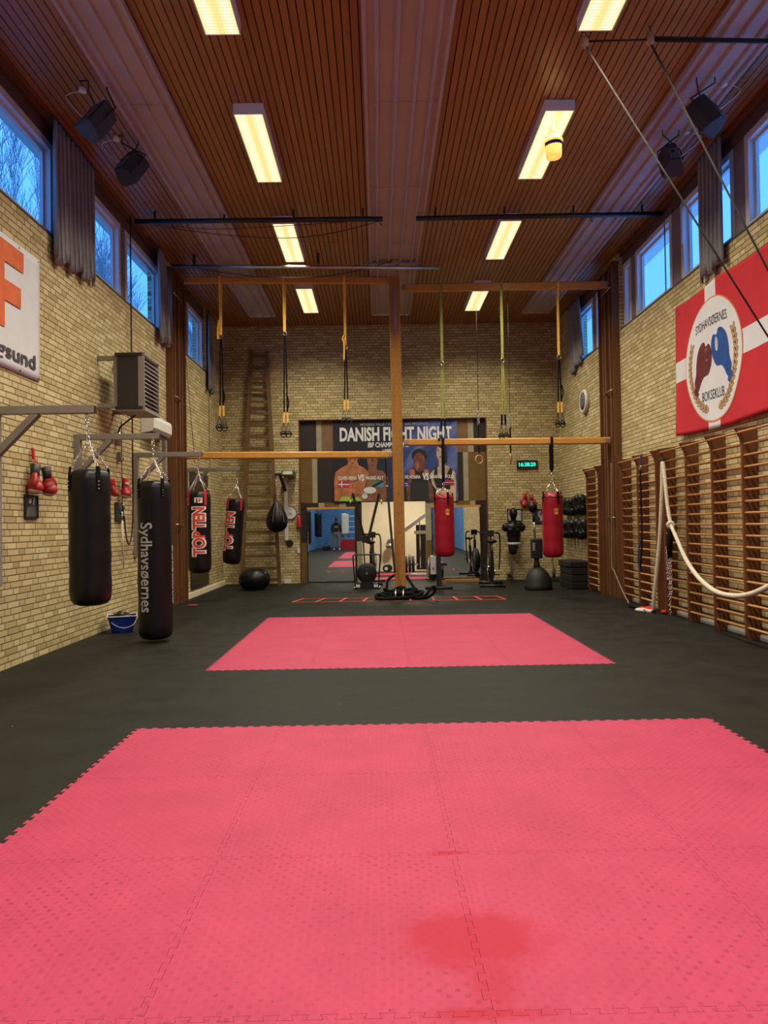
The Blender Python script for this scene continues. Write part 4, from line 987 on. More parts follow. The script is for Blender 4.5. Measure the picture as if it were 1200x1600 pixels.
bag_text(t2, L2, .205, 'Bokseklub', af(-2.76, 8.95)+1.52, 1.15, .115, .72, True, m_text_g, .012)
def top_ten(t, L, r, am):
    for mt, bo, off in ((m_text_w, .10, .006), (m_text_r, .035, .012)):
        for s, z0, wd in (('TOP', .27, .375), ('TEN', .675, .335)):
            bag_text(t, L, r, s, am, z0-(0.012 if bo > .05 else 0), .165+(.014 if bo > .05 else 0), wd+(.024 if bo > .05 else 0), False, mt, bo, 'lettering', off)
    # black star in the O
    pts = []
    for k in range(10): a = PI/2+k*PI/5; q = .040 if k % 2 == 0 else .017; pts.append((q*math.cos(a), q*math.sin(a)))
    vs = [L(((r*1.012+.011)*math.cos(am+a/r), (r*1.012+.011)*math.sin(am+a/r), .455+b)) for a, b in pts]
    fixm = G().add(vs, [list(range(10))]).build('star', m_text_k, t)
top_ten(t3, L3, .178, af(-2.755, 11.15)-.05); top_ten(t4, L4, .175, af(-2.86, 14.05)-.62)
# small white badge on the upright one
am = af(-2.755, 11.15)-.05; g = G(); vs = []
for i in range(7):
    a = am-.33+.66*i/6
    for z in (1.075, 1.155): vs.append(L3((.185*math.cos(a), .185*math.sin(a), z)))
g.add(vs, [[2*i, 2*i+2, 2*i+3, 2*i+1] for i in range(6)]).build('badge', m_white, t3)
def badge_txt(s, a0, mt):
    def F(a, b, d): ang = am+a0+a/.186; return L3((.187*math.cos(ang), .187*math.sin(ang), 1.09+b))
    text('badge_lettering', s, mt, t3, (0, 0, 0), (1, 0, 0), (0, 1, 0), h=.05, width=.04, bold=.05, wrap=F)
badge_txt('J', -.28, m_text_k); badge_txt('F', .02, m_text_r)

# red bags on the right lower beam
for u, hy, lab, vt, vb in ((697, 0, 'red leather punch bag hanging beside the post, in front of the right mirror', 772, 870), (863, 0, 'red leather punch bag hanging at the right, before the brick wall', 770, 871)):
    bx = at(u, 820, Y=13.45).x; p = onbeam(LRa, LRb, bx); zt, zb = at(u, vt, Y=p.y).z, at(u, vb, Y=p.y).z
    t, L = heavy_bag(bx, p.y, p.z-.55 if u > 800 else p.z-.75, bx, p.y, zt, zb, .19, m_redvinyl, lab, style='r')
    zz = p.z-.55 if u > 800 else p.z-.75
    g = G().ribbon([(bx-.0, p.y-.06, zz+.02), (bx, p.y-.058, p.z+.07), (bx, p.y+.058, p.z+.07), (bx, p.y+.06, zz+.02)], .05, .006, (1, 0, 0)).ribbon([(bx, p.y-.03, p.z-.07), (bx, p.y-.01, zz-.02)], .05, .01, (1, 0, 0))
    g.build('hanging_strap', m_blackweb, t)
    h = zt-zb; a0 = af(bx, p.y); r = .19
    # gathered dark cord round the neck and small golden crown print
    G().tube([L((r*1.0*math.cos(2*PI*k/40), r*1.0*math.sin(2*PI*k/40), h-.085+.012*math.sin(k*1.2))) for k in range(40)], .006, 6, closed=True).build('neck_cord', m_blackweb, t)
    def cr(pts, nm):
        vs = [L(((r*1.022+.004)*math.cos(a0+.35+a/r), (r*1.022+.004)*math.sin(a0+.35+a/r), h-.36+b)) for a, b in pts]
        return G().add(vs, [list(range(len(vs)))]).build(nm, mat('gold_print', (.62, .30, .05), .5), t)
    cr([(-.035, .02), (.035, .02), (.045, .075), (.02, .045), (0, .09), (-.02, .045), (-.045, .075)], 'gold_crown_mark')
    cr([(-.03, -.045), (.03, -.045), (.035, .008), (-.035, .008)], 'gold_crest_mark')
    for s_ in (-.012, .012): pass

# teardrop bag on its wall platform at the back left
X0, Y0 = -2.20, 17.15; x_bag = at(433, 833, Y=16.72).x-.01
t = thing('speed_bag_platform', (X0, YB, 1.1), 'green and white wall bracket with sliding post for the teardrop bag', 'wall bracket')
G().box(X0-.06, X0+.02, YB-.05, YB-.002, 1.05, 2.62).build('wall_rail', m_offwhite, t)
G().box(X0-.02, X0+.20, 16.95, YB-.02, 2.60, 2.67).build('platform', m_white, t)
gm = mat('green_paint', (.03, .16, .07), .5)
G().box(X0-.05, X0-.02, 16.95, YB-.02, 2.58, 2.69).build('green_edge', gm, t); G().box(X0+.20, X0+.23, 16.95, YB-.02, 2.58, 2.69).build('green_edge', gm, t)
G().beam((X0-.03, YB-.05, 2.25), (X0-.10, 16.95, 2.62), .06, .05).beam((X0-.10, 17.0, 2.61), (x_bag, 16.70, 2.58), .05, .05).build('black_arm', m_blacksteel, t)
TY = 16.72; tb = at(433, 833, Y=TY); zt = at(433, 782, Y=TY).z; zb = at(433, 832, Y=TY).z; x = tb.x; h = zt-zb
t = thing('teardrop_bag', (x, TY, zb), 'black leather teardrop punch bag hanging in front of the ladder', 'punch bag')
prof = [(0, 0), (.09, .012), (.17, .055), (.225, .13), (.25, .23), (.245, .33), (.205, .45), (.145, .56), (.085, .66), (.045, .73), (.03, h), (0, h)]
G().lathe([(a, b) for a, b in prof], (x, TY, zb), 36).build('bag_body', m_vinyl, t)
g = G()
for k in range(6):
    a = k*PI/3+.3; g.ribbon([(x+(q[0]+.003)*math.cos(a), TY+(q[0]+.003)*math.sin(a), zb+q[1]) for q in prof[4:10]], .008, .004, (-math.sin(a), math.cos(a), 0))
g.build('seam_piping', m_grey_steel, t)
G().chain((x, TY, zt), (x-.01, TY, 2.50), .05, .005).build('chain', m_chrome, t)
G().torus((x-.01, TY, 2.54), .03, .008, (1, 0, 0)).build('eye_hook', m_blacksteel, t)

# floor bag ball in the far left corner
b = at(400, 903, Y=16.2)
t = thing('floor_ball', (b.x, 16.0, 0), 'large shiny black ball-shaped bag lying on the floor before the ladder', 'bag')
G().lathe([(0, 0), (.18, .008), (.27, .05), (.335, .14), (.352, .23), (.335, .32), (.27, .41), (.17, .46), (0, .475)], (b.x, 16.0, 0), 36).build('ball_body', m_vinyl, t)
G().torus((b.x, 16.0, .235), .352, .004, (0.1, 0, 1), 40, 6).torus((b.x, 16.0, .235), .30, .004, (1, .3, 0), 40, 6, stretch=.78).build('seam', m_blackweb, t)

# ---------------------------------------------------------------- boxing gloves
gc = [0]
def glove(c, s, body, cuff, parent, ang=0, flip=1, face=(0, 0, 0), tip=None):
    """boxing glove hanging fist down: face = rotation about Z, ang = swing in its own plane"""
    c = Vector(c); M = Matrix.Rotation(face[2], 3, 'Z') @ Matrix.Rotation(ang, 3, 'Y')
    g = G(); g.ball(c+M @ Vector((0, 0, -.075*s)), (.062*s, .055*s, .068*s), 16, 12, M=M); g.ball(c+M @ Vector((0, -.018*s, -.10*s)), (.060*s, .056*s, .05*s), 16, 12, M=M); g.ball(c+M @ Vector((0, 0, -.02*s)), (.048*s, .038*s, .05*s), 16, 12, M=M)
    g.ball(c+M @ Vector((flip*.055*s, -.028*s, -.055*s)), (.024*s, .026*s, .048*s), 12, 10, M=M @ Matrix.Rotation(-flip*.25, 3, 'Y')); g.tube([c+M @ Vector((flip*.02*s, -.01*s, .01*s)), c+M @ Vector((flip*.05*s, -.02*s, -.03*s))], [.026*s, .024*s], 10)
    o = g.build('glove_fist', body, parent); remesh(o, .006*s, 3)
    k = G(); k.tube([c+M @ Vector((0, 0, .00)), c+M @ Vector((0, 0, .03*s)), c+M @ Vector((0, 0, .095*s))], [.043*s, .042*s, .048*s], 18, flat=.8); k.build('cuff', cuff, parent)
    if tip: q = G(); q.ball(c+M @ Vector((0, -.008*s, -.125*s)), (.052*s, .056*s, .030*s), 16, 10, M=M); q.build('white_knuckle_panel', tip, parent)
    return o
glw = mat('aged_white_leather', (.55, .48, .38), .5, 0, .2, 12); glr = mat('worn_red_leather', (.36, .018, .018), .42, 0, .22, 14, .15, 40); glb = mat('worn_black_leather', (.018, .016, .016), .5, 0, .3, 14)
fz = PI/2   # facing away from the left wall
t = thing('boxing_gloves', (XL+.08, 7.85, 1.8), 'pair of red boxing gloves with black cuffs hanging on the left wall above a photo', 'boxing gloves', 'boxing gloves hanging on the walls')
glove((XL+.08, 7.77, 1.975), 1.3, glr, glb, t, math.radians(8), -1, (0, 0, fz), glw); glove((XL+.13, 7.95, 1.96), 1.3, glr, glb, t, math.radians(-12), 1, (0, 0, fz), glw)
G().ribbon([(XL+.03, 7.83, 2.28), (XL+.035, 7.84, 2.16)], .035, .02, (0, 1, 0)).tube([(XL+.04, 7.835, 2.17), (XL+.06, 7.80, 2.05)], .005, 6).tube([(XL+.04, 7.845, 2.17), (XL+.09, 7.91, 2.04)], .005, 6).build('hanging_lace', m_redcloth, t)
p = at(194, 765, X=XL+.08); t = thing('boxing_gloves', (p.x, p.y, p.z-.2), 'pair of red and white boxing gloves on the left wall behind the nearest bag', 'boxing gloves', 'boxing gloves hanging on the walls')
glove((XL+.09, p.y+.02, p.z+.05), 1.15, glr, m_redcloth, t, math.radians(5), 1, (0, 0, fz), glw); q = at(176, 762, X=XL+.08); glove((XL+.08, q.y, q.z+.02), 1.0, glr, m_redcloth, t, math.radians(-20), -1, (0, 0, fz))
G().box(XL+.105, XL+.135, p.y-.04, p.y+.05, p.z+.075, p.z+.105).build('cuff_label', m_white, t)
G().tube([(XL+.02, p.y-.05, p.z+.28), (XL+.06, p.y, p.z+.14)], .004, 6).build('hanging_lace', m_redcloth, t)
p = at(824, 782, Y=YB-.08); t = thing('boxing_gloves', (p.x, YB-.08, p.z-.2), 'pair of red boxing gloves hanging on the back wall below the digital clock', 'boxing gloves', 'boxing gloves hanging on the walls')
glove((p.x-.07, YB-.09, p.z+.04), 1.4, glr, glr, t, math.radians(6), -1); glove((p.x+.10, YB-.10, p.z+.01), 1.35, glr, glr, t, math.radians(-8), 1)
G().tube([(p.x, YB-.02, p.z+.26), (p.x-.06, YB-.07, p.z+.13)], .004, 6).tube([(p.x, YB-.02, p.z+.26), (p.x+.08, YB-.08, p.z+.1)], .004, 6).build('hanging_lace', m_redcloth, t)

# ---------------------------------------------------------------- framed photographs of boxers
def framed(c, w_, h_, nrm, label, kind=0):
    c = Vector(c); nrm = Vector(nrm); ux = Vector((0, 0, 1)).cross(nrm); uz = Vector((0, 0, 1))
    t = thing('framed_photo', c-uz*h_/2, label, 'framed photo', 'small framed boxing photos')
    fw = .022; g = G()
    def R4(x0, x1, z0, z1, d0, d1):
        vs = [c+ux*x+uz*z+nrm*d for d in (d0, d1) for z in (z0, z1) for x in (x0, x1)]
        return vs, [(0,1,3,2), (4,6,7,5), (0,4,5,1), (2,3,7,6), (0,2,6,4), (1,5,7,3)]
    for r_ in ((-w_/2, w_/2, -h_/2, -h_/2+fw), (-w_/2, w_/2, h_/2-fw, h_/2), (-w_/2, -w_/2+fw, -h_/2+fw, h_/2-fw), (w_/2-fw, w_/2, -h_/2+fw, h_/2-fw)): g.add(*R4(*r_, .003, .022))
    g.build('frame', m_blacksteel, t)
    ph = G().add(*R4(-w_/2+fw, w_/2-fw, -h_/2+fw, h_/2-fw, .003, .010)).build('print', mat('photo_grey', (.05, .055, .07) if kind < 2 else (.45, .45, .45), .4, 0, .5, 9), t)
    lt = mat('photo_light_grey', (.42, .42, .44), .5, 0, .4, 20); S = min(w_, h_)
    def fig(polys, mt, dd):
        g = G()
        for pl in polys: g.prism(pl, c+nrm*dd, ux, uz, .0008)
        g.build('printed_figure', mt, ph)
    if kind == 0: fig([E_(-.02, .06, S*.13, S*.09, 14, .5), E_(.06, .06, S*.06, S*.2, 14, -.3)], lt, .0105); fig([[(-w_*.38, -h_*.40), (w_*.3, -h_*.40), (w_*.32, 0), (-w_*.25, 0)]], mat('photo_green_grey', (.12, .13, .11), .5), .0105)
    elif kind == 1: fig([E_(-.02, .04, S*.10, S*.24, 14, .3), E_(.04, -.03, S*.09, S*.26, 14, -.3), E_(0, .11, S*.08, S*.09)], lt, .0105)
    else: fig([E_(-.03, .02, S*.16, S*.3, 14, .2)], m_text_k, .0105)
framed((XL, 7.83, 1.645), .30, .235*1.0+.02, (1, 0, 0), 'framed black and white boxer photo below the black-cuffed gloves', 0)
framed((XL, 10.48, 1.635), .33, .27, (1, 0, 0), 'framed boxer photo on the left wall beside the rope cleat', 1)
p = at(804, 805, Y=YB); framed((p.x, YB, p.z), .36, .30, (0, -1, 0), 'framed photo on the back wall behind the dummy head', 2)
p = at(845, 807, Y=YB); framed((p.x-.02, YB, p.z), .34, .36, (0, -1, 0), 'framed photo on the back wall behind the reflex ball pole', 1)
# ================================================================ right wall
def wall_bars(ys, label):
    XF = 4.205; zt = 2.44; t = thing('wall_bars', (4.3, (ys[0]+ys[-1])/2, 0), label, 'wall bars', 'wooden wall bars along the right wall')
    for y in ys:
        g = G(); th = .036
        # side outline in the X-Z plane, flaring forward at the top
        pr = [(XR-.004, 0), (XF+.03, 0), (XF, .06), (XF, zt-.19), (XF-.02, zt-.10), (XF-.075, zt), (XR-.004, zt+.03)]
        g.prism([(a, b) for a, b in pr], (0, y+th/2, 0), (1, 0, 0), (0, 0, 1), th)
        g.build('upright', m_barwood, t)
    for k in range(18):
        z = zt-.05-k*.1325; x = XF-.035 if k == 0 else XF+.03
        y0, y1 = ys[0], ys[-1]
        G().tube([(x, y0-.01, z), (x, y1+.01, z)], .0175, 10, flat=.85).build('rung', m_rung, t)
    return t
wall_bars([6.01, 6.78, 7.55, 8.32, 9.09, 9.86, 10.63], 'longest unit of wooden wall bars on the right, under the flag, with the white rope')
wall_bars([10.93, 11.71, 12.49], 'unit of wooden wall bars between the white rope and the right column')
wall_bars([13.80, 14.57], 'unit of wooden wall bars past the right column, beside the glove racks')

# flag with the club badge
FX = XR-.045; FY0, FY1, FZ0, FZ1 = 10.38, 7.62, 2.60, 4.46
def fw(y, z, d=0.0):
    """world point of the hanging flag cloth; d = how far in front of it"""
    w1 = .014*math.sin((y*2.1+z*1.7))+.010*math.sin(y*6-z*4)*(1-(z-FZ0)/(FZ1-FZ0))**1.2
    sag = .05*math.sin(PI*(y-FY1)/(FY0-FY1))*max(0, 1-(z-FZ0)/.9)*-1
    top = -.035*abs(math.sin((y-FY1)*2.3))*max(0, (z-FZ1+.5)/.5)
    return Vector((FX-w1-(d+.004 if d > 0 else 0)-.012, y, z+top+sag*.8))
t = thing('club_flag', (FX, 9.0, FZ0), 'large red and white cross flag with an oval boxing club badge on the right wall', 'flag')
CY_, CW = 9.25, .30; HZ, HW = 3.50, .29
ys = sorted(set([FY1+(FY0-FY1)*i/60 for i in range(61)]+[CY_-CW/2, CY_+CW/2])); zs = sorted(set([FZ0+(FZ1-FZ0)*i/36 for i in range(37)]+[HZ-HW/2, HZ+HW/2]))
g = G(); g.v = [fw(y, z) for z in zs for y in ys]; ny = len(ys)
for j in range(len(zs)-1):
    for i in range(ny-1):
        yc, zc = (ys[i]+ys[i+1])/2, (zs[j]+zs[j+1])/2
        g.f.append([j*ny+i, j*ny+i+1, (j+1)*ny+i+1, (j+1)*ny+i]); g.m.append(1 if abs(yc-CY_) < CW/2 or abs(zc-HZ) < HW/2 else 0); g.s.append(True)
o = g.build('flag_cloth', [m_redcloth, m_whitecloth], t); sd = o.modifiers.new('s', 'SOLIDIFY'); sd.thickness = .003
EC = (9.25, 3.47); ER = (.76, .79)
def disc(name, cy, cz, ry, rz, d, material, n=48, rings=8, rot=0):
    vs = []; 
    for k in range(rings+1):
        for i in range(n):
            a = 2*PI*i/n; u, v = ry*k/rings*math.cos(a), rz*k/rings*math.sin(a)
            vs.append(fw(cy+u*math.cos(rot)-v*math.sin(rot), cz+u*math.sin(rot)+v*math.cos(rot), d))
    fs = [[k*n+i, k*n+(i+1) % n, (k+1)*n+(i+1) % n, (k+1)*n+i] for k in range(rings) for i in range(n)]
    return G().add(vs, fs, 0, True).build(name, material, t)
m_gold = mat('badge_gold_print', (.50, .28, .10), .6, 0, .2, 20); m_orange = mat('badge_orange_ring', (.62, .20, .06), .6)
disc('badge_ring', EC[0], EC[1], ER[0], ER[1], .0025, m_orange); disc('badge_field', EC[0], EC[1], ER[0]-.02, ER[1]-.02, .004, m_whitecloth)
def shape(name, pts, d, material):
    """flat printed outline on the cloth; pts are (to the viewer's right, up) from the badge centre"""
    n = len(pts); vs = [fw(EC[0]-a, EC[1]+b, d) for a, b in pts]; c = (sum(p[0] for p in pts)/n, sum(p[1] for p in pts)/n); vs.append(fw(EC[0]-c[0], EC[1]+c[1], d))
    return G().add(vs, [[i, (i+1) % n, n] for i in range(n)], 0, True).build(name, material, t)
m_maroon = mat('badge_maroon_print', (.12, .012, .018), .5, 0, .3, 8); m_blue = mat('badge_blue_print', (.01, .07, .30), .5, 0, .3, 8)
def soft(pts, n=5):
    m_ = len(pts); out = []
    for i in range(m_):
        p0, p1, p2, p3 = pts[i-1], pts[i], pts[(i+1) % m_], pts[(i+2) % m_]
        for k in range(n):
            t_ = k/n; out.append(tuple(.5*((2*p1[q])+(p2[q]-p0[q])*t_+(2*p0[q]-5*p1[q]+4*p2[q]-p3[q])*t_*t_+(3*p1[q]-p0[q]-3*p2[q]+p3[q])*t_**3) for q in (0, 1)))
    return out
def glove_print(cx, cz, s, flip, mt, hi):
    P_ = lambda a, b: (cx+flip*a*s, cz+b*s)
    shape('printed_glove', [P_(*p) for p in soft([(-.62, -.62), (-.38, -.92), (.0, -.50), (.38, -.42), (.64, -.05), (.66, .35), (.5, .60), (.28, .55), (.16, .72), (-.08, .70), (-.34, .45), (-.46, .08), (-.5, -.3)])], .006, mt)
    shape('printed_highlight', [P_(.30+.10*math.cos(a), .25+.24*math.sin(a)) for a in [2*PI*i/14 for i in range(14)]], .0072, hi)
    shape('printed_cuff', [P_(*p) for p in [(-.55, -.72), (-.3, -1.0), (-.45, -1.12), (-.72, -.86)]], .0068, mt)
glove_print(-.25, -.02, .37, 1, m_maroon, mat('badge_pink_highlight', (.42, .16, .14), .5)); glove_print(.26, .05, .39, -1, m_blue, mat('badge_pale_highlight', (.45, .52, .66), .5))
for sgn in (-1, 1):
    stem = [(sgn*(.60*math.sin(a)), -.02-.62*math.cos(a)) for a in [.22+1.75*i/14 for i in range(15)]]
    lo = [fw(EC[0]-a*.985, EC[1]+b, .0055) for a, b in stem]; hi_ = [fw(EC[0]-a*1.015, EC[1]+b, .0055) for a, b in stem]
    G().add(lo+hi_, [[i, i+1, 15+i+1, 15+i] for i in range(14)]).build('printed_stem', m_text_k, t)
    for i in range(15):
        a, b = stem[i]; tx, tz = (stem[min(i+1, 14)][0]-stem[max(i-1, 0)][0], stem[min(i+1, 14)][1]-stem[max(i-1, 0)][1]); L_ = math.hypot(tx, tz); ang = math.atan2(tz, tx)
        for q in (-.55, .55):
            cx, cz = a+.042*math.cos(ang+q), b+.042*math.sin(ang+q)
            shape('printed_leaf', ell(cx, cz, .05, .017, 10, ang+q), .0062, m_gold)
            shape('printed_leaf_outline', ell(cx, cz, .058, .023, 10, ang+q), .0058, m_text_k)
def ftxt(s, a0, a1, z, h):
    text('badge_lettering', s, m_text_k, t, (0, 0, 0), (1, 0, 0), (0, 1, 0), h=h, width=a1-a0, bold=.005, wrap=lambda a, b, d: fw(EC[0]-(a0+a), EC[1]+z+b+.06*math.cos((a0+a)*2.2)*(1 if z > 0 else .3), .0064+d*.3))
ftxt('SYDHAVSØERNES', -.42, .42, .36, .12); ftxt('BOKSEKLUB', -.28, .28, -.52, .12)
for y_, z_ in ((FY0-.03, FZ1-.02), (8.6, FZ1-.02)): G().cyl((XR-.006, y_, z_), (FX-.03, y_, z_), .008).build('nail', m_steel, t)
tag_ = None

# white climbing rope hung on the wall bars
R = [at(1020, 952, X=4.12), at(1022, 930, X=4.10), at(1030, 850, X=4.10), at(1034, 770, X=4.09), at(1035, 724, X=4.09), at(1038, 740, X=4.09), at(1043, 790, X=4.07), at(1048, 819, X=4.06)]
R2 = [at(1048, 820, X=4.06), at(1056, 838, X=4.05), at(1072, 874, X=4.03), at(1092, 903, X=4.0), at(1118, 924, X=3.98), at(1145, 931, X=3.96), at(1165, 930, X=3.95), at(1185, 924, X=3.95), at(1215, 908, X=4.0), at(1255, 880, X=4.1), at(1290, 845, X=4.17)]
R[0].z = .03; fl_ = [Vector((4.02, R[0].y+.14, .03)), Vector((3.92, R[0].y+.12, .03)), Vector((4.0, R[0].y+.02, .028))]
t = thing('climbing_rope', R[0], 'thick white rope draped from a hook on the wall bars and swooping out of frame', 'rope')
G().tube(smooth_path(fl_[::-1]+R, 7), .026, 10).build('rope_strand', m_rope_w, t)
G().tube(smooth_path(R2, 8), [.024+.006*min(1, i/30) for i in range(81)], 10).build('rope_strand', m_rope_w, t)
k = R2[0]; G().torus(k, .035, .026, (.3, 1, .2), 14, 8).build('knot', m_rope_w, t)
G().tube([R[4]+Vector((.10, 0, .07)), R[4]+Vector((0, 0, .035)), R[4]+Vector((-.04, 0, .06))], .012, 8).build('hook', m_blacksteel, t)
p0, p1 = at(1001, 722, X=4.13), at(1001, 893, X=4.13)
t = thing('hanging_strap', p1, 'long dark blue strap hanging from the top of the wall bars by the column', 'strap')
G().ribbon([(4.14, p0.y, 2.43), (4.12, p0.y, 2.25)], .06, .01, (0, 1, 0)).build('blue_loop', m_bluestrap, t)
G().torus((4.12, p0.y, 2.22), .035, .008, (1, 0, 0)).build('buckle', m_steel, t)
G().ribbon(smooth_path([(4.12, p0.y, 2.2), (4.125, p0.y, 1.3), (4.12, p0.y, 1.0), (4.10, p0.y+.02, .7), (4.11, p0.y, .58)], 4), .055, .012, (0, 1, 0)).build('black_strap', m_blackweb, t)
G().ribbon(smooth_path([(4.10, p0.y+.02, 1.1), (4.08, p0.y+.06, .8), (4.10, p0.y+.04, .6)], 4), .05, .012, (0, 1, 0)).build('strap_tail', m_bluestrap, t)
p0 = at(1047, 828, X=4.12)
t = thing('strap_bundle', (4.12, p0.y, .03), 'black strap bundle with hanging chains beside the white rope on the wall bars', 'strap')
G().tube([(4.12, p0.y, 1.30), (4.11, p0.y, 1.1), (4.11, p0.y+.01, .85)], [.03, .045, .03], 10).build('padded_strap', m_blackweb, t)
G().torus((4.13, p0.y, 1.33), .03, .007, (1, 0, 0)).build('carabiner', m_steel, t)
G().chain((4.11, p0.y-.02, .85), (4.11, p0.y-.03, .35), .05, .005).build('chain', m_steel, t); G().chain((4.11, p0.y+.04, .85), (4.12, p0.y+.05, .05), .05, .005).build('chain', m_steel, t); 
G().chain((4.11, p0.y+.12, 1.0), (4.12, p0.y+.12, .6), .05, .005).torus((4.12, p0.y+.12, .57), .03, .006, (1, 0, 0)).build('carabiner_chain', m_steel, t)
g = G(); c = at(1014, 953, Z=.02)
for (dx, dy, dz, rr) in ((0, 0, .04, .07), (-.09, .04, .035, .06), (.06, .06, .03, .06), (.02, -.07, .03, .05)): g.ball((c.x+dx, c.y+dy, dz), (rr*1.3, rr, dz), 12, 8)
o = g.build('red_cloth', m_redcloth); remesh(o, .012, 2); tag(o, 'crumpled red cloth on the floor at the foot of the white rope', 'cloth')
c = at(1040, 957, Z=.02); tag(G().ball((c.x, c.y, .03), (.07, .06, .03), 12, 8).ball((c.x+.05, c.y-.05, .02), (.05, .04, .02), 12, 8).build('red_cloth', m_redcloth), 'small red cloth on the floor under the wall bars, right of the rope end', 'cloth')
# rope and cords by the right column
q = [at(955, 724, X=4.08), at(955.5, 800, X=4.08), at(956, 880, X=4.08), at(960, 893, X=4.06), at(972, 922, X=4.02), at(983, 943, X=4.0)]; q[-1].z = max(q[-1].z, .02)
t = thing('tie_rope', q[-1], 'grey braided rope hanging beside the right column down to the floor', 'rope'); G().tube(smooth_path(q, 6), .009, 8).build('rope_strand', mat('grey_braided_rope', (.22, .20, .17), .9, 0, .3, 60), t)
e = q[-1]; G().tube(smooth_path([(e.x, e.y, .02), (e.x+.05, e.y-.25, .02), (e.x+.10, e.y-.45, .02), (e.x+.12, e.y-.75, .018)], 5), .02, 8).build('strap_end', m_blackweb, t)
for u, lab in ((937, 'left thin cord of the pair hanging on the wall before the right column'), (945, 'right thin cord of the pair hanging on the wall before the right column')):
    q = at(u, 600, X=4.33); tag(G().tube([(4.33, q.y, 4.78), (4.33, q.y, 2.50)], .006, 6).build('long_cord', m_rope_t), lab, 'cord', 'thin cords by the right column')
for u, lab in ((291, 'thin cord hanging down the wall just past the left column'), (326, 'thin curtain cord hanging below the far left curtain')):
    q = at(u, 600, X=XL+.03); tag(G().tube([(XL+.03, q.y, 4.70), (XL+.03, q.y+(.6 if u < 300 else 0), 2.70)], .005, 6).build('long_cord', m_rope_t), lab, 'cord', 'thin cords by the left column')
q0, q1 = at(1058, 335, X=XR-.02), at(1059, 381, X=XR-.02)
tag(G().tube([(XR+.058, q0.y-.01, 6.02), (XR+.05, q0.y-.015, q1.z+.03), (XR+.05, q0.y, q1.z), (XR+.05, q0.y+.02, q1.z+.03), (XR+.058, q0.y+.02, 6.02)], .006, 6).build('window_pull_cord', m_white), 'white looped pull cord hanging at the right windows', 'cord')
# round wall unit
c = at(912, 627, X=XR-.05); t = thing('round_wall_speaker', (XR-.05, c.y, c.z-.25), 'round grey loudspeaker high on the right wall past the column', 'loudspeaker')
MR = Matrix.Rotation(-PI/2, 3, 'Y')
G().lathe([(.25, 0), (.25, .05), (.235, .075), (.20, .08), (.19, .07), (0, .07)], (XR-.002, c.y, c.z), 36, M=MR).build('rim', m_offwhite, t)
G().lathe([(.185, .075), (.10, .085), (0, .088)], (XR-.002, c.y, c.z), 30, M=MR).build('grille', mat('grille_grey', (.12, .12, .12), .7, 0, .3, 60), t)

# soft plyo boxes
x0, x1, y0, y1 = 3.93, 4.37, 14.78, 15.75; z = 0
for i, (h, e, lab) in enumerate(((.145, 0, 'black padded box at the bottom of the stack in the right corner'), (.145, .0, 'black padded box, second from the bottom in the right corner'), (.15, .0, 'black padded box under the top one in the right corner'), (.125, .03, 'wider black padded box on top of the stack in the right corner'))):
    o = G().box(x0-e, x1, y0-e*.3, y1+e*.3, z+.002, z+h).build('plyo_box', m_foam); bevel(o, .02, 3); tag(o, lab, 'box', 'stacked black padded boxes'); z += h+.002
# gloves on two wall racks
rack_z = (1.55, 1.05); gp = None
for r, nm in ((0, 'upper'), (1, 'lower')):
    t = thing('glove_rack', (XR-.05, 15.5, rack_z[r]-.02), 'black steel peg rack on the right wall, the %s of the two' % nm, 'rack', 'glove racks')
    G().box(XR-.03, XR-.003, 14.66, 16.72, rack_z[r]-.02, rack_z[r]+.02).build('rail', m_blacksteel, t)
    for k in range(8): G().tube([(XR-.02, 14.80+k*.262, rack_z[r]), (XR-.16, 14.80+k*.262, rack_z[r]+.02)], .006, 6).build('peg', m_blacksteel, t)
gt = thing('boxing_glove', (0, 0, 0), '', 'boxing glove', 'black boxing gloves on the wall racks')
glove((0, 0, .02), 1.6, m_foam, m_vinyl, gt, 0, 1); gt.children[0].data.transform(Matrix.Identity(4))
nth = ['nearest the wall bars', 'second from the wall bars', 'third from the wall bars', 'fourth from the wall bars', 'fourth from the corner', 'third from the corner', 'second from the corner', 'nearest the corner']
rnd = random.Random(8); first_g = True
for r, nm in ((0, 'upper'), (1, 'lower')):
    for k in range(8):
        o = gt if first_g else copy_tree(gt); first_g = False
        o.location = (XR-.17+rnd.uniform(-.03, .03), 14.80+k*.262, rack_z[r]+.16+rnd.uniform(-.02, .03)); o.rotation_euler = (PI+rnd.uniform(-.12, .12), rnd.uniform(-.15, .15), rnd.uniform(-.3, .3)+PI/2)
        o['label'] = 'black boxing glove on the %s wall rack, %s' % (nm, nth[k])
# ---------------------------------------------------------------- floor standing things at the back right
c = at(841, 921, Z=0); cx, cy = c.x, c.y
t = thing('reflex_bag', (cx, cy, 0), 'free-standing black reflex ball on a pole with a domed base', 'punch bag')
G().lathe([(.27, 0), (.285, .03), (.285, .09), (.27, .13), (.265, .2), (.225, .31), (.16, .40), (.09, .455), (.05, .47), (0, .475)], (cx, cy, 0), 36).build('domed_base', m_rubber, t)
G().lathe([(.075, .44), (.065, .52), (.05, .60), (.05, .66)], (cx-.02, cy, 0), 20).build('spring_neck', m_blacksteel, t)
o = G().box(cx-.13, cx+.09, cy-.10, cy+.10, .64, 1.05).build('square_pad', m_foam, t); bevel(o, .025, 3)
G().box(cx-.12, cx-.07, cy-.104, cy-.1, .80, .97).build('printed_label', m_grey_steel, t)
G().cyl((cx-.05, cy, 1.04), (cx-.06, cy, 1.46), .02).build('pole', m_steel, t); G().cyl((cx-.06, cy, 1.40), (cx-.08, cy, 1.62), .032, .02).build('ball_neck', m_blacksteel, t)
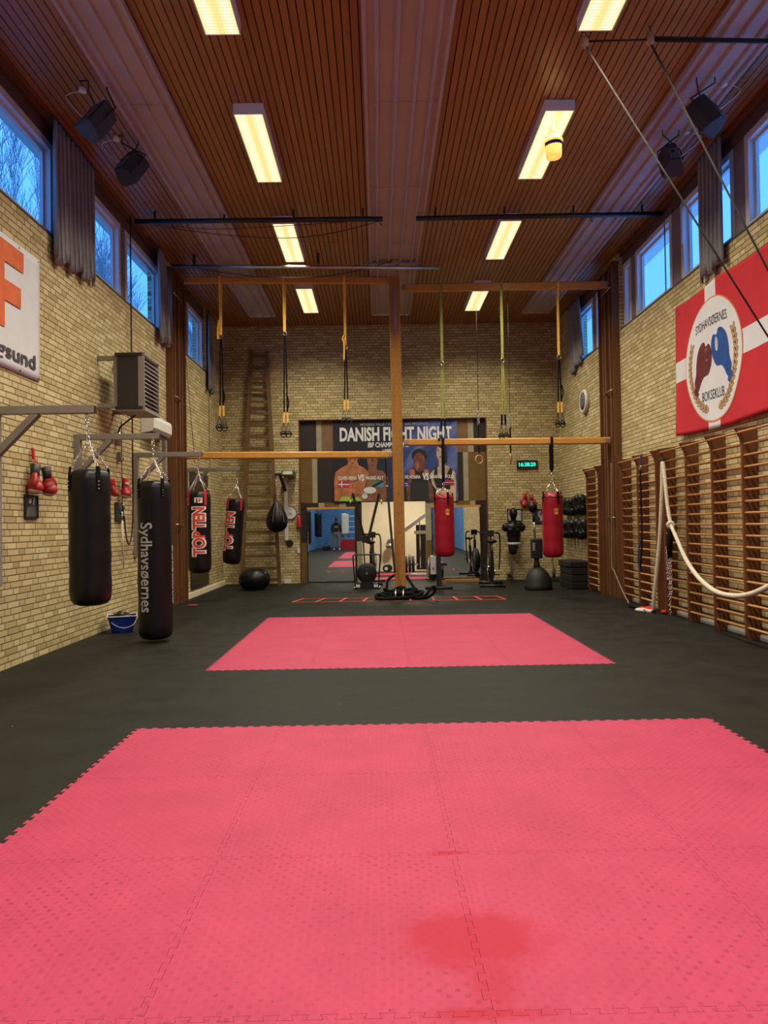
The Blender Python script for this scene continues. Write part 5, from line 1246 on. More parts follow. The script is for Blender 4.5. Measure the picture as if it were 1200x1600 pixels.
G().ball((cx-.085, cy, 1.70), (.098, .098, .11), 24, 16).build('ball', m_vinyl, t)
# torso dummy on the back wall
cx = at(803, 850, Y=17.15).x; cy = 17.15
t = thing('torso_dummy', (cx, YB, .15), 'black human torso punching dummy mounted on the back wall', 'punching dummy')
g = G(); g.ball((cx, cy, 1.60), (.10, .115, .135), 18, 14); g.ball((cx, cy-.02, 1.55), (.08, .095, .095), 16, 12); g.tube([(cx, cy, 1.35), (cx, cy, 1.52)], [.075, .062], 14)
g.ball((cx, cy, 1.27), (.205, .12, .12), 20, 14); g.ball((cx, cy, 1.12), (.17, .115, .20), 20, 14); g.ball((cx, cy, .98), (.15, .11, .14), 20, 14)
for s in (-1, 1): g.ball((cx+s*.205, cy, 1.27), (.075, .075, .10), 16, 12); g.ball((cx+s*.075, cy-.075, 1.20), (.085, .05, .07), 16, 12); g.ball((cx+s*.13, cy, 1.34), (.09, .07, .05), 14, 10)
g.ball((cx, cy-.105, 1.585), (.016, .025, .026), 10, 8)
o = g.build('torso', m_vinyl, t); remesh(o, .014, 4)
G().lathe([(.16, 0), (.165, .02), (.165, .055), (.15, .06), (0, .06)], (cx, cy, .86), 24, sy=.75).build('base_band', mat('band_grey', (.45, .45, .43), .5), t)
G().lathe([(.06, .0), (.10, .05), (.12, .2), (.12, .24)], (cx-.02, cy, .63), 20, sy=.8).build('mount_cup', m_blacksteel, t)
G().box(cx-.09, cx-.05, cy-.02, cy+.02, .2, .70).build('mount_pole', m_steel, t); G().box(cx-.14, cx, cy-.02, YB-.002, .16, .20).build('wall_arm', m_steel, t); G().box(cx-.09, cx-.05, cy, YB-.002, .68, .72).build('wall_arm', m_steel, t)
# floor squeegee / landmine in the corner
q = at(878, 905, Z=0)
t = thing('floor_scrubber', (4.12, 17.1, 0), 'black flat floor scrubber with a thin pole, leaning in the right corner', 'floor scrubber')
o = G().box(3.90, 4.28, 16.85, 17.2, 0.0, .09).build('head', m_rubber, t); bevel(o, .015)
G().cyl((4.1, 17.0, .08), (4.12, 17.05, .28), .035).build('socket', m_rubber, t); G().cyl((4.11, 17.03, .25), (4.05, 17.3, 1.35), .012).build('pole', m_steel, t)

# ---------------------------------------------------------------- exercise machines
def bike(label):
    t = thing('exercise_bike', (0, 0, 0), label, 'exercise bike', 'black fan exercise bikes')
    G().tube([(-.27, -.35, .035), (.27, -.35, .035)], .028, 8).build('rear_foot', m_blacksteel, t); G().tube([(-.27, .55, .035), (.27, .55, .035)], .028, 8).build('front_foot', m_blacksteel, t)
    for s in (-.25, .25): G().cyl((s-.02, -.35, .035), (s+.02, -.35, .035), .034).build('foot_cap', m_rubber, t)
    g = G().beam((0, -.35, .06), (0, .55, .09), .06, .07).beam((0, -.12, .08), (0, -.22, .78), .06, .06).beam((0, .30, .08), (0, .34, .95), .06, .06).beam((0, -.1, .45), (0, .34, .6), .05, .06)
    g.build('frame', m_blacksteel, t)
    G().lathe([(0, -.06), (.24, -.06), (.30, -.04), (.31, 0), (.30, .04), (.24, .06), (0, .06)], (0, .42, .43), 36, M=Matrix.Rotation(PI/2, 3, 'Y')).build('fan_cage', m_rubber, t)
    g = G()
    for k in range(4): g.torus((.064, .42, .43), .07+.06*k, .004, (1, 0, 0), 30, 6).torus((-.064, .42, .43), .07+.06*k, .004, (1, 0, 0), 30, 6)
    g.build('cage_rings', m_steel, t)
    G().lathe([(0, -.03), (.11, -.03), (.12, 0), (.11, .03), (0, .03)], (0, .03, .34), 26, M=Matrix.Rotation(PI/2, 3, 'Y')).build('crank_housing', m_blacksteel, t)
    for s in (-1, 1): 
        G().beam((s*.07, .03, .34), (s*.07, .03+s*.12, .34-s*.10), .018, .03).build('crank', m_steel, t); G().box(min(s*.08, s*.18), max(s*.08, s*.18), .03+s*.12-.05, .03+s*.12+.05, .34-s*.1-.012, .34-s*.1+.012).build('pedal', m_rubber, t)
    G().cyl((0, -.22, .75), (0, -.235, .95), .022).build('seat_post', m_steel, t)
    g = G().ball((0, -.30, .99), (.115, .11, .045), 18, 10).ball((0, -.17, .985), (.05, .15, .04), 16, 10); o = g.build('saddle', m_vinyl, t); remesh(o, .010, 3)
    for s in (-1, 1):
        G().tube(smooth_path([(s*.17, .20, .35), (s*.20, .22, .7), (s*.20, .18, 1.05), (s*.17, .10, 1.16), (s*.10, .05, 1.17)], 6), .016, 8).build('moving_handle', m_blacksteel, t)
        G().tube([(s*.17, .10, 1.16), (s*.08, .04, 1.17)], .02, 8).build('grip', m_rubber, t)
    G().cyl((0, .34, .92), (0, .30, 1.12), .02).build('monitor_stem', m_blacksteel, t); G().box(-.08, .08, .26, .29, 1.08, 1.22).build('monitor', m_blacksteel, t)
    return t
b1 = bike('black fan bike seen from behind, beside the right edge of the alcove'); b1.location = (at(773, 918, Z=0).x, 15.55+.38, 0); b1.rotation_euler.z = math.radians(-6)
b2 = copy_tree(b1); q = at(588, 905, Y=16.95); b2.location = (q.x-.10, 16.95, 0); b2.rotation_euler.z = math.radians(-4); b2['label'] = 'black fan bike standing behind the ski machine, before the doorway'
# ski machine
c = at(573.5, 920, Z=0); X0, Y0 = c.x, 15.8
t = thing('ski_machine', (X0, Y0, 0), 'black ski ergometer with tall v-shaped arms in front of the alcove', 'ski ergometer')
g = G().prism([(-.28, 0), (.28, 0), (.28, .02), (.10, .16), (-.10, .16), (-.28, .02)], (X0, Y0-.10, 0), (1, 0, 0), (0, 0, 1), .02); g.box(X0-.28, X0+.28, Y0-.12, Y0+.5, 0, .03)
g.build('base_plate', m_blacksteel, t)
G().beam((X0, Y0+.12, .03), (X0, Y0+.12, 1.18), .13, .10).build('column', m_blacksteel, t)
G().lathe([(0, -.07), (.19, -.07), (.215, -.04), (.22, 0), (.215, .06), (.15, .10), (0, .10)], (X0, Y0-.02, .34), 36, M=Matrix.Rotation(PI/2, 3, 'X')).build('flywheel_cage', m_rubber, t)
g = G()
for k in range(4): g.torus((X0, Y0-.125, .34), .05+.045*k, .004, (0, 1, 0), 30, 6)
g.build('cage_rings', m_blacksteel, t); G().cyl((X0, Y0-.11, .34), (X0, Y0-.14, .34), .025).build('hub', m_steel, t)
G().tube(smooth_path([(X0-.25, Y0-.12, .03), (X0-.275, Y0-.13, .40), (X0-.29, Y0-.13, .66), (X0-.285, Y0-.13, .725), (X0-.24, Y0-.13, .745), (X0, Y0-.13, .745), (X0+.24, Y0-.13, .745), (X0+.285, Y0-.13, .725), (X0+.29, Y0-.13, .66), (X0+.275, Y0-.13, .40), (X0+.25, Y0-.12, .03)], 4), .016, 8).build('guard_frame', m_blacksteel, t)
a0, a1 = at(551.5, 773, Y=Y0), at(592, 773, Y=Y0)
for q, s in ((a0, -1), (a1, 1)):
    G().beam((X0+s*.035, Y0+.10, 1.05), (q.x, Y0+.02, q.z), .05, .045).build('pulley_arm', m_blacksteel, t)
    G().cyl((q.x, Y0-.03, q.z), (q.x, Y0+.07, q.z), .035).build('pulley', m_rubber, t)
    G().tube([(q.x+s*.02, Y0-.01, q.z), (q.x+s*.045, Y0-.02, q.z-.13)], .010, 6).build('cord', m_rope_t, t); G().tube([(q.x+s*.045, Y0-.02, q.z-.11), (q.x+s*.065, Y0-.03, q.z-.2)], .017, 8).build('handle', mat('neon_grip', (.35, .5, .05), .6), t)
G().tube([a0, a1], .005, 6).build('cross_cord', m_rope_t, t)
G().box(X0-.09, X0+.09, Y0-.0, Y0+.05, 1.0, 1.16).build('monitor', m_blacksteel, t)
for s in (-1, 1): 
    G().box(X0+s*.2-.05, X0+s*.2+.05, Y0-.122, Y0-.118, .04, .10).build('white_sticker', m_white, t)
    G().cyl((X0+s*.27-.02, Y0-.12, .03), (X0+s*.27+.02, Y0-.12, .03), .03).build('wheel', m_steel, t)
# rowing machine end-on
c = at(686, 921, Z=0); X0, Y0 = c.x, 15.3
t = thing('rowing_machine', (X0, Y0, 0), 'black rowing machine seen end-on behind the first red bag', 'rowing machine')
G().tube([(X0-.29, Y0, .035), (X0+.29, Y0-.04, .035)], .028, 8).build('front_foot', m_blacksteel, t)
G().beam((X0, Y0, .05), (X0, Y0+.06, .70), .10, .08).build('front_leg', m_blacksteel, t)
G().lathe([(0, -.09), (.20, -.09), (.26, -.05), (.275, 0), (.26, .05), (.20, .09), (0, .09)], (X0-.11, Y0+.32, .44), 36, M=Matrix.Rotation(PI/2, 3, 'Y')).build('flywheel_cage', mat('cage_grey', (.16, .16, .15), .4, .6, .2), t)
g = G()
for k in range(4):
    for s in (-1, 1): g.torus((X0-.11+s*.094, Y0+.32, .44), .06+.06*k, .005, (1, 0, 0), 30, 6)
g.build('cage_rings', m_steel, t)
G().box(X0-.17, X0-.05, Y0+.05, Y0+.12, .32, .70).build('cage_cover', m_offwhite, t)
G().beam((X0-.02, Y0+.3, .38), (X0+.25, Y0+2.0, .36), .06, .10).build('rail', m_steel, t); G().beam((X0+.25, Y0+1.95, .34), (X0+.25, Y0+2.0, .03), .05, .05).build('rear_leg', m_blacksteel, t)
o = G().box(X0+.0, X0+.30, Y0+1.2, Y0+1.45, .43, .48).build('seat', m_rubber, t); bevel(o, .015)
for s in (-1, 1): G().box(X0-.03+s*.16-.05, X0-.03+s*.16+.05, Y0+.55, Y0+.82, .16, .19).build('footrest', m_rubber, t)
G().tube([(X0-.27, Y0+.5, .52), (X0+.2, Y0+.5, .52)], .014, 8).build('handle', m_blacksteel, t)
G().tube([(X0+.03, Y0+.15, .6), (X0+.12, Y0+.5, 1.0)], .018, 8).build('monitor_arm', m_blacksteel, t); G().box(X0+.04, X0+.2, Y0+.5, Y0+.53, .95, 1.1).build('monitor', m_blacksteel, t)
# timber board along the alcove foot
b0, b1_ = at(690, 911, Y=17.35), at(738, 909, Y=17.35)
tag(G().box(b0.x, b1_.x+.15, 17.2, 17.4, 0, .06).build('wooden_board', m_plyboard), 'low wooden board on the floor under the right mirror', 'board')
c = at(582, 909, Z=0); 

# black band tied from the lower left beam down to the post
p = at(602, 716, Y=13.9); q = at(605, 760, Y=13.86); r = at(611, 830, Y=13.82); s = at(617, 895, Y=13.8)
t = thing('resistance_band', s, 'long black resistance band stretched from the lower left beam down along the post', 'resistance band')
G().ribbon([p, q, r], .02, .006, (1, 0, 0)).build('upper_band', m_blackweb, t); G().ribbon([q, r, s], .045, .012, (1, 0, 0)).build('lower_band', m_rubber, t); G().ball(q, .022, 10, 8).build('buckle', m_steel, t)
# battle ropes piled at the foot of the post
t = thing('battle_rope', (POST_B.x, 13.6, 0), 'thick black battle rope coiled in a heap around the foot of the post', 'rope')
rd = random.Random(4); pts = []; px = POST_B.x
for k in range(150):
    a = k*.62; pr = .10+.20*abs(math.sin(k*.37)); pts.append((px-.02+(pr*1.25)*math.cos(a)+.10*math.sin(k*.23), 13.55+pr*.75*math.sin(a), .03+.055*((k//10) % 4)*(1.25-pr*3)+.018*(1+math.sin(k*1.7))))
G().tube(smooth_path(pts, 3), .025, 7).build('coiled_rope', m_rope_b, t)
G().tube(smooth_path([(px-.32, 13.55, .05), (px-.27, 13.75, .14), (px-.25, 13.85, .30), (px-.16, 14.05, .38), (px+.02, 14.2, .42), (px+.13, 14.1, .36), (px+.24, 13.85, .20), (px+.36, 13.6, .05)], 8), .028, 8).build('raised_loop', m_rope_b, t)
G().tube(smooth_path([(px+.25, 13.35, .03), (px+.34, 13.2, .05), (px+.44, 13.2, .10), (px+.54, 13.24, .22), (px+.60, 13.3, .23), (px+.60, 13.34, .13), (px+.48, 13.36, .04), (px+.35, 13.4, .03)], 8), .028, 8).build('side_loop', m_rope_b, t)
G().tube(smooth_path([(px-.3, 13.5, .09), (px-.46, 13.40, .10), (px-.46, 13.22, .05), (px-.3, 13.18, .04), (px-.1, 13.2, .05), (px+.1, 13.28, .05)], 8), .028, 8).build('front_loop', m_rope_b, t)
for dx in (-.12, .02): G().cyl((px+dx, 13.16, .08), (px+dx+.01, 13.28, .20), .016).build('rope_end_clamp', m_steel, t)
# agility ladder
a0, a1 = at(457, 941, Z=.004), at(475, 935.5, Z=.004); b0, b1_ = at(790, 936.5, Z=.004), at(775, 931.5, Z=.004)
t = thing('agility_ladder', ((a0+b0)/2), 'flat orange-red agility ladder laid on the black floor across the hall', 'agility ladder')
for p, q in ((a0, b0), (a1, b1_)): G().ribbon([(p.x, p.y, .004), (q.x, q.y, .004)], .022, .003, (0, 1, 0)).build('side_strap', m_orange_tape, t)
for k in range(10):
    f = k/9; p, q = a0.lerp(b0, f), a1.lerp(b1_, f); G().ribbon([(p.x, p.y-.01, .007), (q.x, q.y+.01, .007)], .035, .004, (1, 0, 0)).build('rung', m_orange_tape, t)

# ================================================================ things on the back wall
# tall ladder
f0, f1 = at(378, 916, Y=17.05), at(437, 916, Y=17.05); h0, h1 = at(392.5, 547, Y=17.42), at(416.5, 549, Y=17.42)
f0 = Vector((f0.x, 17.05, 0)); f1 = Vector((f1.x, 17.05, 0))
t = thing('wooden_ladder', (f0+f1)/2, 'very tall tapering wooden ladder leaning on the back wall', 'ladder')
G().beam(f0, h0, .05, .085, up=Vector((1, 0, 0))).build('side_rail', m_ladder, t); G().beam(f1, h1, .05, .085, up=Vector((1, 0, 0))).build('side_rail', m_ladder, t)
for k in range(20):
    f = (.13+k*.288)/5.72; p, q = f0.lerp(h0, f), f1.lerp(h1, f)
    G().beam(p, q, .055, .065).build('rung', m_ladder, t)
# clocks
c = at(453.5, 801, Y=YB); MRy = Matrix.Rotation(PI/2, 3, 'X')
t = thing('wall_clock', (c.x, YB, c.z-.16), 'round white wall clock beside the teardrop bag', 'clock')
G().lathe([(.165, 0), (.165, .03), (.155, .04), (.147, .03), (.147, .0)], (c.x, YB, c.z), 36, M=MRy).build('rim', m_grey_steel, t)
fc = G().prism(ell(0, 0, .146, .146, 40), (c.x, YB-.022, c.z), (1, 0, 0), (0, 0, 1), .004).build('dial', m_white, t)
g = G()
for k in range(12): a = k*PI/6; g.beam((c.x+.115*math.sin(a), YB-.028, c.z+.115*math.cos(a)), (c.x+.135*math.sin(a), YB-.028, c.z+.135*math.cos(a)), .008, .003)
g.build('hour_marks', m_text_k, fc)
for ang, L_, w_ in ((4.63*PI/6, .075, .010), (38*PI/30, .11, .007)): G().beam((c.x, YB-.032, c.z), (c.x+L_*math.sin(ang), YB-.032, c.z+L_*math.cos(ang)), w_, .003).build('hand', m_text_k, t)
a, b = at(807, 719.5, Y=YB), at(839.5, 732, Y=YB)
t = thing('digital_clock', ((a.x+b.x)/2, YB, b.z), 'black digital clock with glowing turquoise digits on the back wall', 'clock')
G().box(a.x, b.x, YB-.05, YB-.002, b.z, a.z).build('case', m_blacksteel, t)
m_led = mat('turquoise_led', (.02, .75, .50), .5, 0, .02, emit=1.6)
w_ = b.x-a.x; text('digits', '16:38:20', m_led, t, (a.x+w_*.10, YB-.0515, b.z+.055), (1, 0, 0), (0, 0, 1), h=a.z-b.z-.11, width=w_*.80, bold=.02)
# hexagon plate, extinguisher, sockets
c = at(453, 849, Y=YB); tag(G().prism([(.09*math.cos(k*PI/3), .09*math.sin(k*PI/3)) for k in range(6)], (c.x, YB, c.z), (1, 0, 0), (0, 0, 1), .02).build('hexagonal_plate', m_blacksteel), 'small black hexagonal plate on the back wall below the round clock', 'plate')
c = at(467, 814, Y=YB-.07); t = thing('fire_extinguisher', (c.x, YB-.07, c.z-.17), 'small red fire extinguisher at the left edge of the alcove', 'fire extinguisher')
G().lathe([(0, 0), (.045, .0), (.052, .02), (.052, .25), (.035, .285), (.018, .30), (.018, .32), (0, .32)], (c.x, YB-.07, c.z-.17), 24).build('cylinder', m_red, t)
G().box(c.x-.03, c.x+.02, YB-.09, YB-.05, c.z+.15, c.z+.175).build('valve', m_blacksteel, t); G().tube([(c.x, YB-.07, c.z+.16), (c.x, YB-.03, c.z+.5), (c.x, YB-.02, c.z+1.0)], .008, 6).build('pipe', m_column, t)
G().box(c.x-.02, c.x+.02, YB-.07, YB-.002, c.z-.05, c.z-.02).build('wall_clip', m_blacksteel, t)
c = at(467, 860, Y=YB); tag(G().box(c.x-.03, c.x+.03, YB-.035, YB-.002, c.z-.06, c.z+.06).build('wall_socket', m_white), 'small white wall socket below the fire extinguisher', 'socket')
c = at(451, 908, Y=YB); o = G().box(c.x-.10, c.x+.06, YB-.06, YB-.002, c.z-.05, c.z+.05).build('wall_socket', m_offwhite); tag(o, 'double white socket low on the back wall beside the ladder foot', 'socket')

# ================================================================ left wall fittings
# warm air heater on brackets
hx0, hx1, hy0, hy1, hz0, hz1 = -3.47, -3.13, 9.70, 10.36, 3.02, 3.72
t = thing('unit_heater', (XL, 10.0, hz0), 'dark grey warm air heater with louvres on a bracket high on the left wall', 'heater')
G().box(hx0, hx1-.05, hy0, hy1, hz0, hz1).build('casing', mat('heater_dark_panel', (.022, .020, .020), .5), t)
g = G().box(hx1-.06, hx1+.02, hy0-.006, hy0+.02, hz0, hz1).box(hx1-.06, hx1+.02, hy1-.02, hy1+.006, hz0, hz1).box(hx0-.02, hx1+.03, hy0-.006, hy1+.006, hz0-.05, hz0).box(hx0-.02, hx1+.03, hy0-.006, hy1+.006, hz1, hz1+.035)
g.build('front_frame', m_grey_steel, t)
for k in range(11):
    z = hz0+.05+k*.0575; G().beam((hx1+.015, hy0+.03, z), (hx1+.015, hy1-.03, z), .05, .012, up=Vector((.55, 0, 1))).build('louvre_blade', m_offwhite, t)
for k, zz in ((0, hz0+.0), (1, hz1-.06)): G().box(XL+.002, hx0+.05, hy0+.02, hy0+.07, zz, zz+.06).build('bracket_arm', m_grey_steel, t); G().box(XL+.002, hx0+.05, hy1-.07, hy1-.02, zz, zz+.06).build('bracket_arm', m_grey_steel, t)
G().box(hx0-.06, hx0-.005, hy0+.02, hy0+.07, hz0+.06, hz1-.06).build('bracket_upright', m_grey_steel, t)
for zz in (hz0-.03, hz1-.01): G().box(hx0-.03, hx1, hy0-.014, hy0-.006, zz, zz+.04).build('corner_rail', m_blacksteel, t)
# air conditioner
t = thing('air_conditioner', (XL, 12.0, 2.9), 'white wall air conditioner on the left wall just before the column', 'air conditioner')
pr = [(0, 0), (.17, .03), (.205, .08), (.21, .22), (.19, .28), (0, .29)]
o = G().prism(pr, (XL+.002, 11.5, 2.91), (1, 0, 0), (0, 0, 1), -1.0).build('body', m_white, t); fix_normals(o)
G().box(XL+.05, XL+.17, 11.56, 12.44, 2.905, 2.915).build('outlet', m_dark, t)
for k in range(3): G().box(XL+.06+k*.035, XL+.075+k*.035, 11.56, 12.44, 2.898, 2.906).build('outlet_vane', m_offwhite, t)
G().box(XL+.214, XL+.217, 11.55, 12.45, 2.99, 2.995).build('panel_line', m_grey_steel, t)
tag(G().box(XL+.001, XL+.06, 12.62, 12.72, .9, 2.95).build('cable_duct', m_grey_steel), 'vertical grey cable duct between the air conditioner and the left column', 'duct')
# rope, pulley and cleat
q = at(205, 500, X=XL+.06); yk = q.y
pts = [(XL+.06, yk, 6.13), (XL+.06, yk, 1.9), (XL+.06, yk-.02, 1.55), (XL+.06, yk-.08, 1.28), (XL+.06, yk-.20, 1.16), (XL+.06, yk-.32, 1.30), (XL+.06, yk-.38, 1.58)]
t = thing('hoist_rope', (XL+.06, yk, 1.2), 'dark rope hanging down the left wall and looped up to a cleat', 'rope')
G().tube([pts[0], pts[1]], .011, 8).build('rope_run', m_rope_t, t); G().tube(smooth_path(pts[1:], 6), .011, 8).build('rope_loop', m_rope_t, t)
yc = at(190, 800, X=XL+.05).y; t = thing('rope_cleat', (XL+.03, yc, 1.5), 'grey rope cleat on the left wall beside the small framed photo', 'cleat')
G().box(XL+.001, XL+.03, yc-.05, yc+.05, 1.5, 1.78).build('back_plate', m_steel, t); G().tube([(XL+.06, yc-.02, 1.52), (XL+.07, yc-.05, 1.60)], .014, 8).build('horn', m_steel, t); G().tube([(XL+.06, yc+.02, 1.76), (XL+.07, yc+.05, 1.68)], .014, 8).build('horn', m_steel, t)
G().tube([(XL+.05, yc, 1.64), (XL+.055, yc, 1.0)], .009, 6).tube([(XL+.05, yc+.03, 1.64), (XL+.055, yc+.04, .82)], .007, 6).build('rope_ends', m_rope_w, t)
G().torus((XL+.055, yc, 1.62), .05, .014, (1, 0, .2), 18, 8).build('rope_turns', m_rope_t, t)
t = thing('wall_pulley', (XL+.05, yc, 2.35), 'small grey pulley on the left wall below the heater', 'pulley')
G().box(XL+.001, XL+.05, yc-.03, yc+.03, 2.36, 2.50).build('pulley_plate', m_grey_steel, t); G().cyl((XL+.05, yc-.0, 2.40), (XL+.08, yc-.0, 2.40), .035).build('wheel', m_steel, t)
G().tube([(XL+.06, yc, 2.96), (XL+.06, yc, 1.75)], .006, 6).build('thin_cord', m_rope_t, t)
t = thing('heater_cable', (XL+.05, 10.2, 2.7), 'dark cable curving from the heater down to a conduit on the left wall', 'cable')
G().tube(smooth_path([(hx0+.1, 10.1, hz0-.05), (XL+.15, 10.35, 2.90), (XL+.05, 10.4, 2.82), (XL+.04, 10.4, 2.62)], 6), .012, 8).build('cable_run', m_rope_t, t); G().tube([(XL+.04, 10.4, 2.78), (XL+.04, 10.4, 2.58)], .03, 10).build('conduit_end', m_steel, t)
# blue bucket
c = at(189, 988, Z=0); cx, cy = max(c.x, XL+.24), c.y+.05
t = thing('square_bucket', (cx, cy, 0), 'dark blue square bucket with a white rim on the floor by the left wall', 'bucket')
MZ = Matrix.Translation((cx, cy, 0)) @ Matrix.Rotation(math.radians(20), 4, 'Z')
def ringq(w_, d_, z, n=6, r=.04):
    out = []
    for (sx, sy, a) in ((1, 1, 0), (-1, 1, PI/2), (-1, -1, PI), (1, -1, 1.5*PI)):
        for k in range(n): b = a+PI/2*k/(n-1); out.append(MZ @ Vector((sx*(w_-r)+r*math.cos(b), sy*(d_-r)+r*math.sin(b), z)))
    return out
rs = [ringq(.13, .11, .002), ringq(.14, .12, .03), ringq(.185, .155, .22), ringq(.178, .148, .22), ringq(.135, .113, .02)]; n = len(rs[0]); g = G(); vs = [p for r_ in rs for p in r_]
g.add(vs, [[i*n+j, i*n+(j+1) % n, (i+1)*n+(j+1) % n, (i+1)*n+j] for i in range(4) for j in range(n)]+[list(range(n))[::-1], [4*n+j for j in range(n)]]); g.build('bucket_body', m_bluep, t)
G().tube(ringq(.188, .158, .222), .007, 6, closed=True).build('rim', m_white, t)
hp = [MZ @ Vector(p) for p in ((-.19, -.06, .20), (-.10, -.17, .12), (.02, -.165, .07), (.14, -.165, .11), (.19, -.06, .20))]; G().tube(smooth_path(hp, 6), .004, 6).build('wire_handle', m_white, t)
g = G()
for k in range(7): a = k*.9; g.ball(MZ @ Vector((.08*math.cos(a), .07*math.sin(a), .19+.02*(k % 3))), (.06, .05, .05), 12, 8)
o = g.build('wrapped_cloth', m_foam); remesh(o, .012, 2); tag(o, 'dark bunched cloth lying in the blue bucket', 'cloth')
# dark wall panel and low bowl
o = G().box(XL+.001, XL+.025, 14.42, 15.9, .14, 2.52).build('dark_wall_panel', mat('smoked_dark_panel', (.03, .026, .024), .18)); bevel(o, .003); tag(o, 'tall dark glossy panel on the left wall behind the upright lettered bag', 'panel')
c = at(301, 947, Z=0); tag(G().ball((c.x, c.y, .015), (.10, .06, .015), 16, 8).build('black_pad', m_redcloth), 'small dark red pad on the floor beside the left column', 'pad')
# white banner
t = thing('wall_banner', (XL, 7.2, 2.97), 'white banner with a large orange letter and grey lettering, cut by the left picture edge', 'banner')
BX = XL+.012; by0, by1, bz0, bz1 = 6.15, at(61, 500, X=BX).y, at(62, 597, X=BX).z, at(60, 407, X=BX).z
def bwv(y, z, d=0): return Vector((BX+.006+.004*math.sin(y*3+z*2)+d, y, z))
g = G(); ys = [by0+(by1-by0)*i/24 for i in range(25)]; zs = [bz0+(bz1-bz0)*i/16 for i in range(17)]
g.add([bwv(y, z) for z in zs for y in ys], [[j*25+i, j*25+i+1, (j+1)*25+i+1, (j+1)*25+i] for j in range(16) for i in range(24)], 0, True); o = g.build('banner_cloth', m_whitecloth, t); sd = o.modifiers.new('s', 'SOLIDIFY'); sd.thickness = .002
def pxy(u, v): q = at(u, v, X=BX); return (q.y, q.z)
r1, r2 = pxy(35, 397), pxy(35, 428); s1, s2 = pxy(5, 411), pxy(5, 435); m1, m2 = pxy(31, 452), pxy(31, 483); sb = pxy(6, 511); yl = s1[0]-.24
Fp = [(yl, r1[1]), r1, r2, (s1[0], r2[1]), (s1[0], m1[1]), m1, m2, (s1[0], m2[1]), (s1[0], sb[1]), (yl, sb[1])]
G().prism([(a, b) for a, b in Fp], (BX+.0125, 0, 0), (0, 1, 0), (0, 0, 1), .001).build('orange_letter', mat('orange_print', (.66, .13, .035), .7), t)
dT = at(54, 553, X=BX).z; dB = at(54, 578, X=BX).z; yR = at(54, 565, X=BX).y
xh = 0
text('grey_lettering', 'gsund', mat('dark_grey_print', (.06, .058, .06), .7), t, (BX+.0125, yR, dB), (0, 1, 0), (0, 0, 1), h=.155, width=.80, bold=.02, align='R')
for y_ in (by1-.03, by1-.45, by1-.9):
    for z_ in (bz0+.03, bz1-.03): G().cyl((BX+.008, y_, z_), (BX+.014, y_, z_), .012, n=12).build('eyelet', m_steel, t)

# ================================================================ curtains
def curtain(side, ya, yb, z0a, z0b, label, folds=9, z1=6.13, off=.07, amp=.035, m=None, top=None, seed=1):
    X = XL+off if side < 0 else XR-off; rd = random.Random(seed); n = folds*10; t = thing('curtain', (X, (ya+yb)/2, min(z0a, z0b)), label, 'curtain', 'grey curtains at the high windows')
    ph = [rd.uniform(.7, 1.3) for _ in range(folds+1)]; rows = 12; g = G(); vs = []
    for j in range(rows+1):
        f = j/rows
        for i in range(n+1):
            u = i/n; zb = z0a+(z0b-z0a)*u+.05*math.sin(u*folds*2.1+seed); k = int(u*folds); A = amp*(ph[k]*(1-(u*folds-k))+ph[k+1 if k+1 <= folds else k]*(u*folds-k))
            tp = top or (ya, yb); y = (ya+(yb-ya)*u)*(1-f)+(tp[0]+(tp[1]-tp[0])*u)*f
            vs.append(Vector((X+side*-1*A*math.sin(u*folds*2*PI)*(1-.25*f), y+.012*math.sin(u*folds*4*PI+j*.3), zb+(z1-zb)*f)))
    g.add(vs, [[j*(n+1)+i, j*(n+1)+i+1, (j+1)*(n+1)+i+1, (j+1)*(n+1)+i] for j in range(rows) for i in range(n)], 0, True)
    o = g.build('curtain_cloth', m or m_curtain, t); sd = o.modifiers.new('s', 'SOLIDIFY'); sd.thickness = .004
    G().tube([(X, (top or (ya, yb))[0]-.05, z1+.02), (X, (top or (ya, yb))[1]+.05, z1+.02)], .012, 8).build('curtain_rail', m_blacksteel, t)
curtain(-1, 8.30, 9.52, 4.52, 4.62, 'wide gathered grey curtain between the near left windows', 10, seed=2)
curtain(-1, 12.25, 12.95, 4.60, 4.62, 'narrow grey curtain in front of the left column', 6, off=.10, seed=3, top=(12.20, 12.60))
curtain(-1, 15.85, 16.45, 4.45, 4.40, 'narrow twisted grey curtain at the far left window', 5, seed=4, top=(15.95, 16.2))
curtain(1, 8.86, 9.52, 4.60, 4.56, 'grey curtain hanging above the flag between the near right windows', 6, seed=5)
curtain(1, 14.95, 16.05, 4.85, 4.62, 'grey curtain beside the far right window past the column', 7, seed=6, top=(15.2, 16.1))
# ================================================================ small back room behind the doorway
def A(u, v, Y): return at(u, v, Y=Y)
for (ya, yb, lab) in ((18.05, 18.9, 'pink mat strip on the back room floor, the nearer one'), (19.5, 20.55, 'pink mat strip on the back room floor, the farther one')):
    o = G().box(AX0+1.2, AX1-.9, ya, yb, .001, .02).build('foam_floor_strip', m_pink); tag(o, lab, 'floor mat', 'pink mats in the back room')
t = thing('cable_machine', (A(655, 850, 19.6).x, 19.6, 0), 'white steel cable machine seen through the doorway right of the post', 'cable machine')
m_wf = mat('white_machine_steel', (.60, .60, .60), .4, .1, .05)
def TB(name, a, b, w_, mt=m_wf): G().beam(a, b, w_, w_).build(name, mt, t)
yM = 19.6
TB('slanted_arm', A(632, 829, yM), A(668, 802, yM), .10); TB('cross_arm', A(647, 832, yM), A(672, 831, yM), .09); 
q = A(647.5, 835, yM); TB('upright', (q.x, yM, 0), (q.x, yM, q.z+.05), .09); q = A(660, 812, yM); TB('upright', (q.x+.35, yM, 0), (q.x+.35, yM, 1.7), .09)
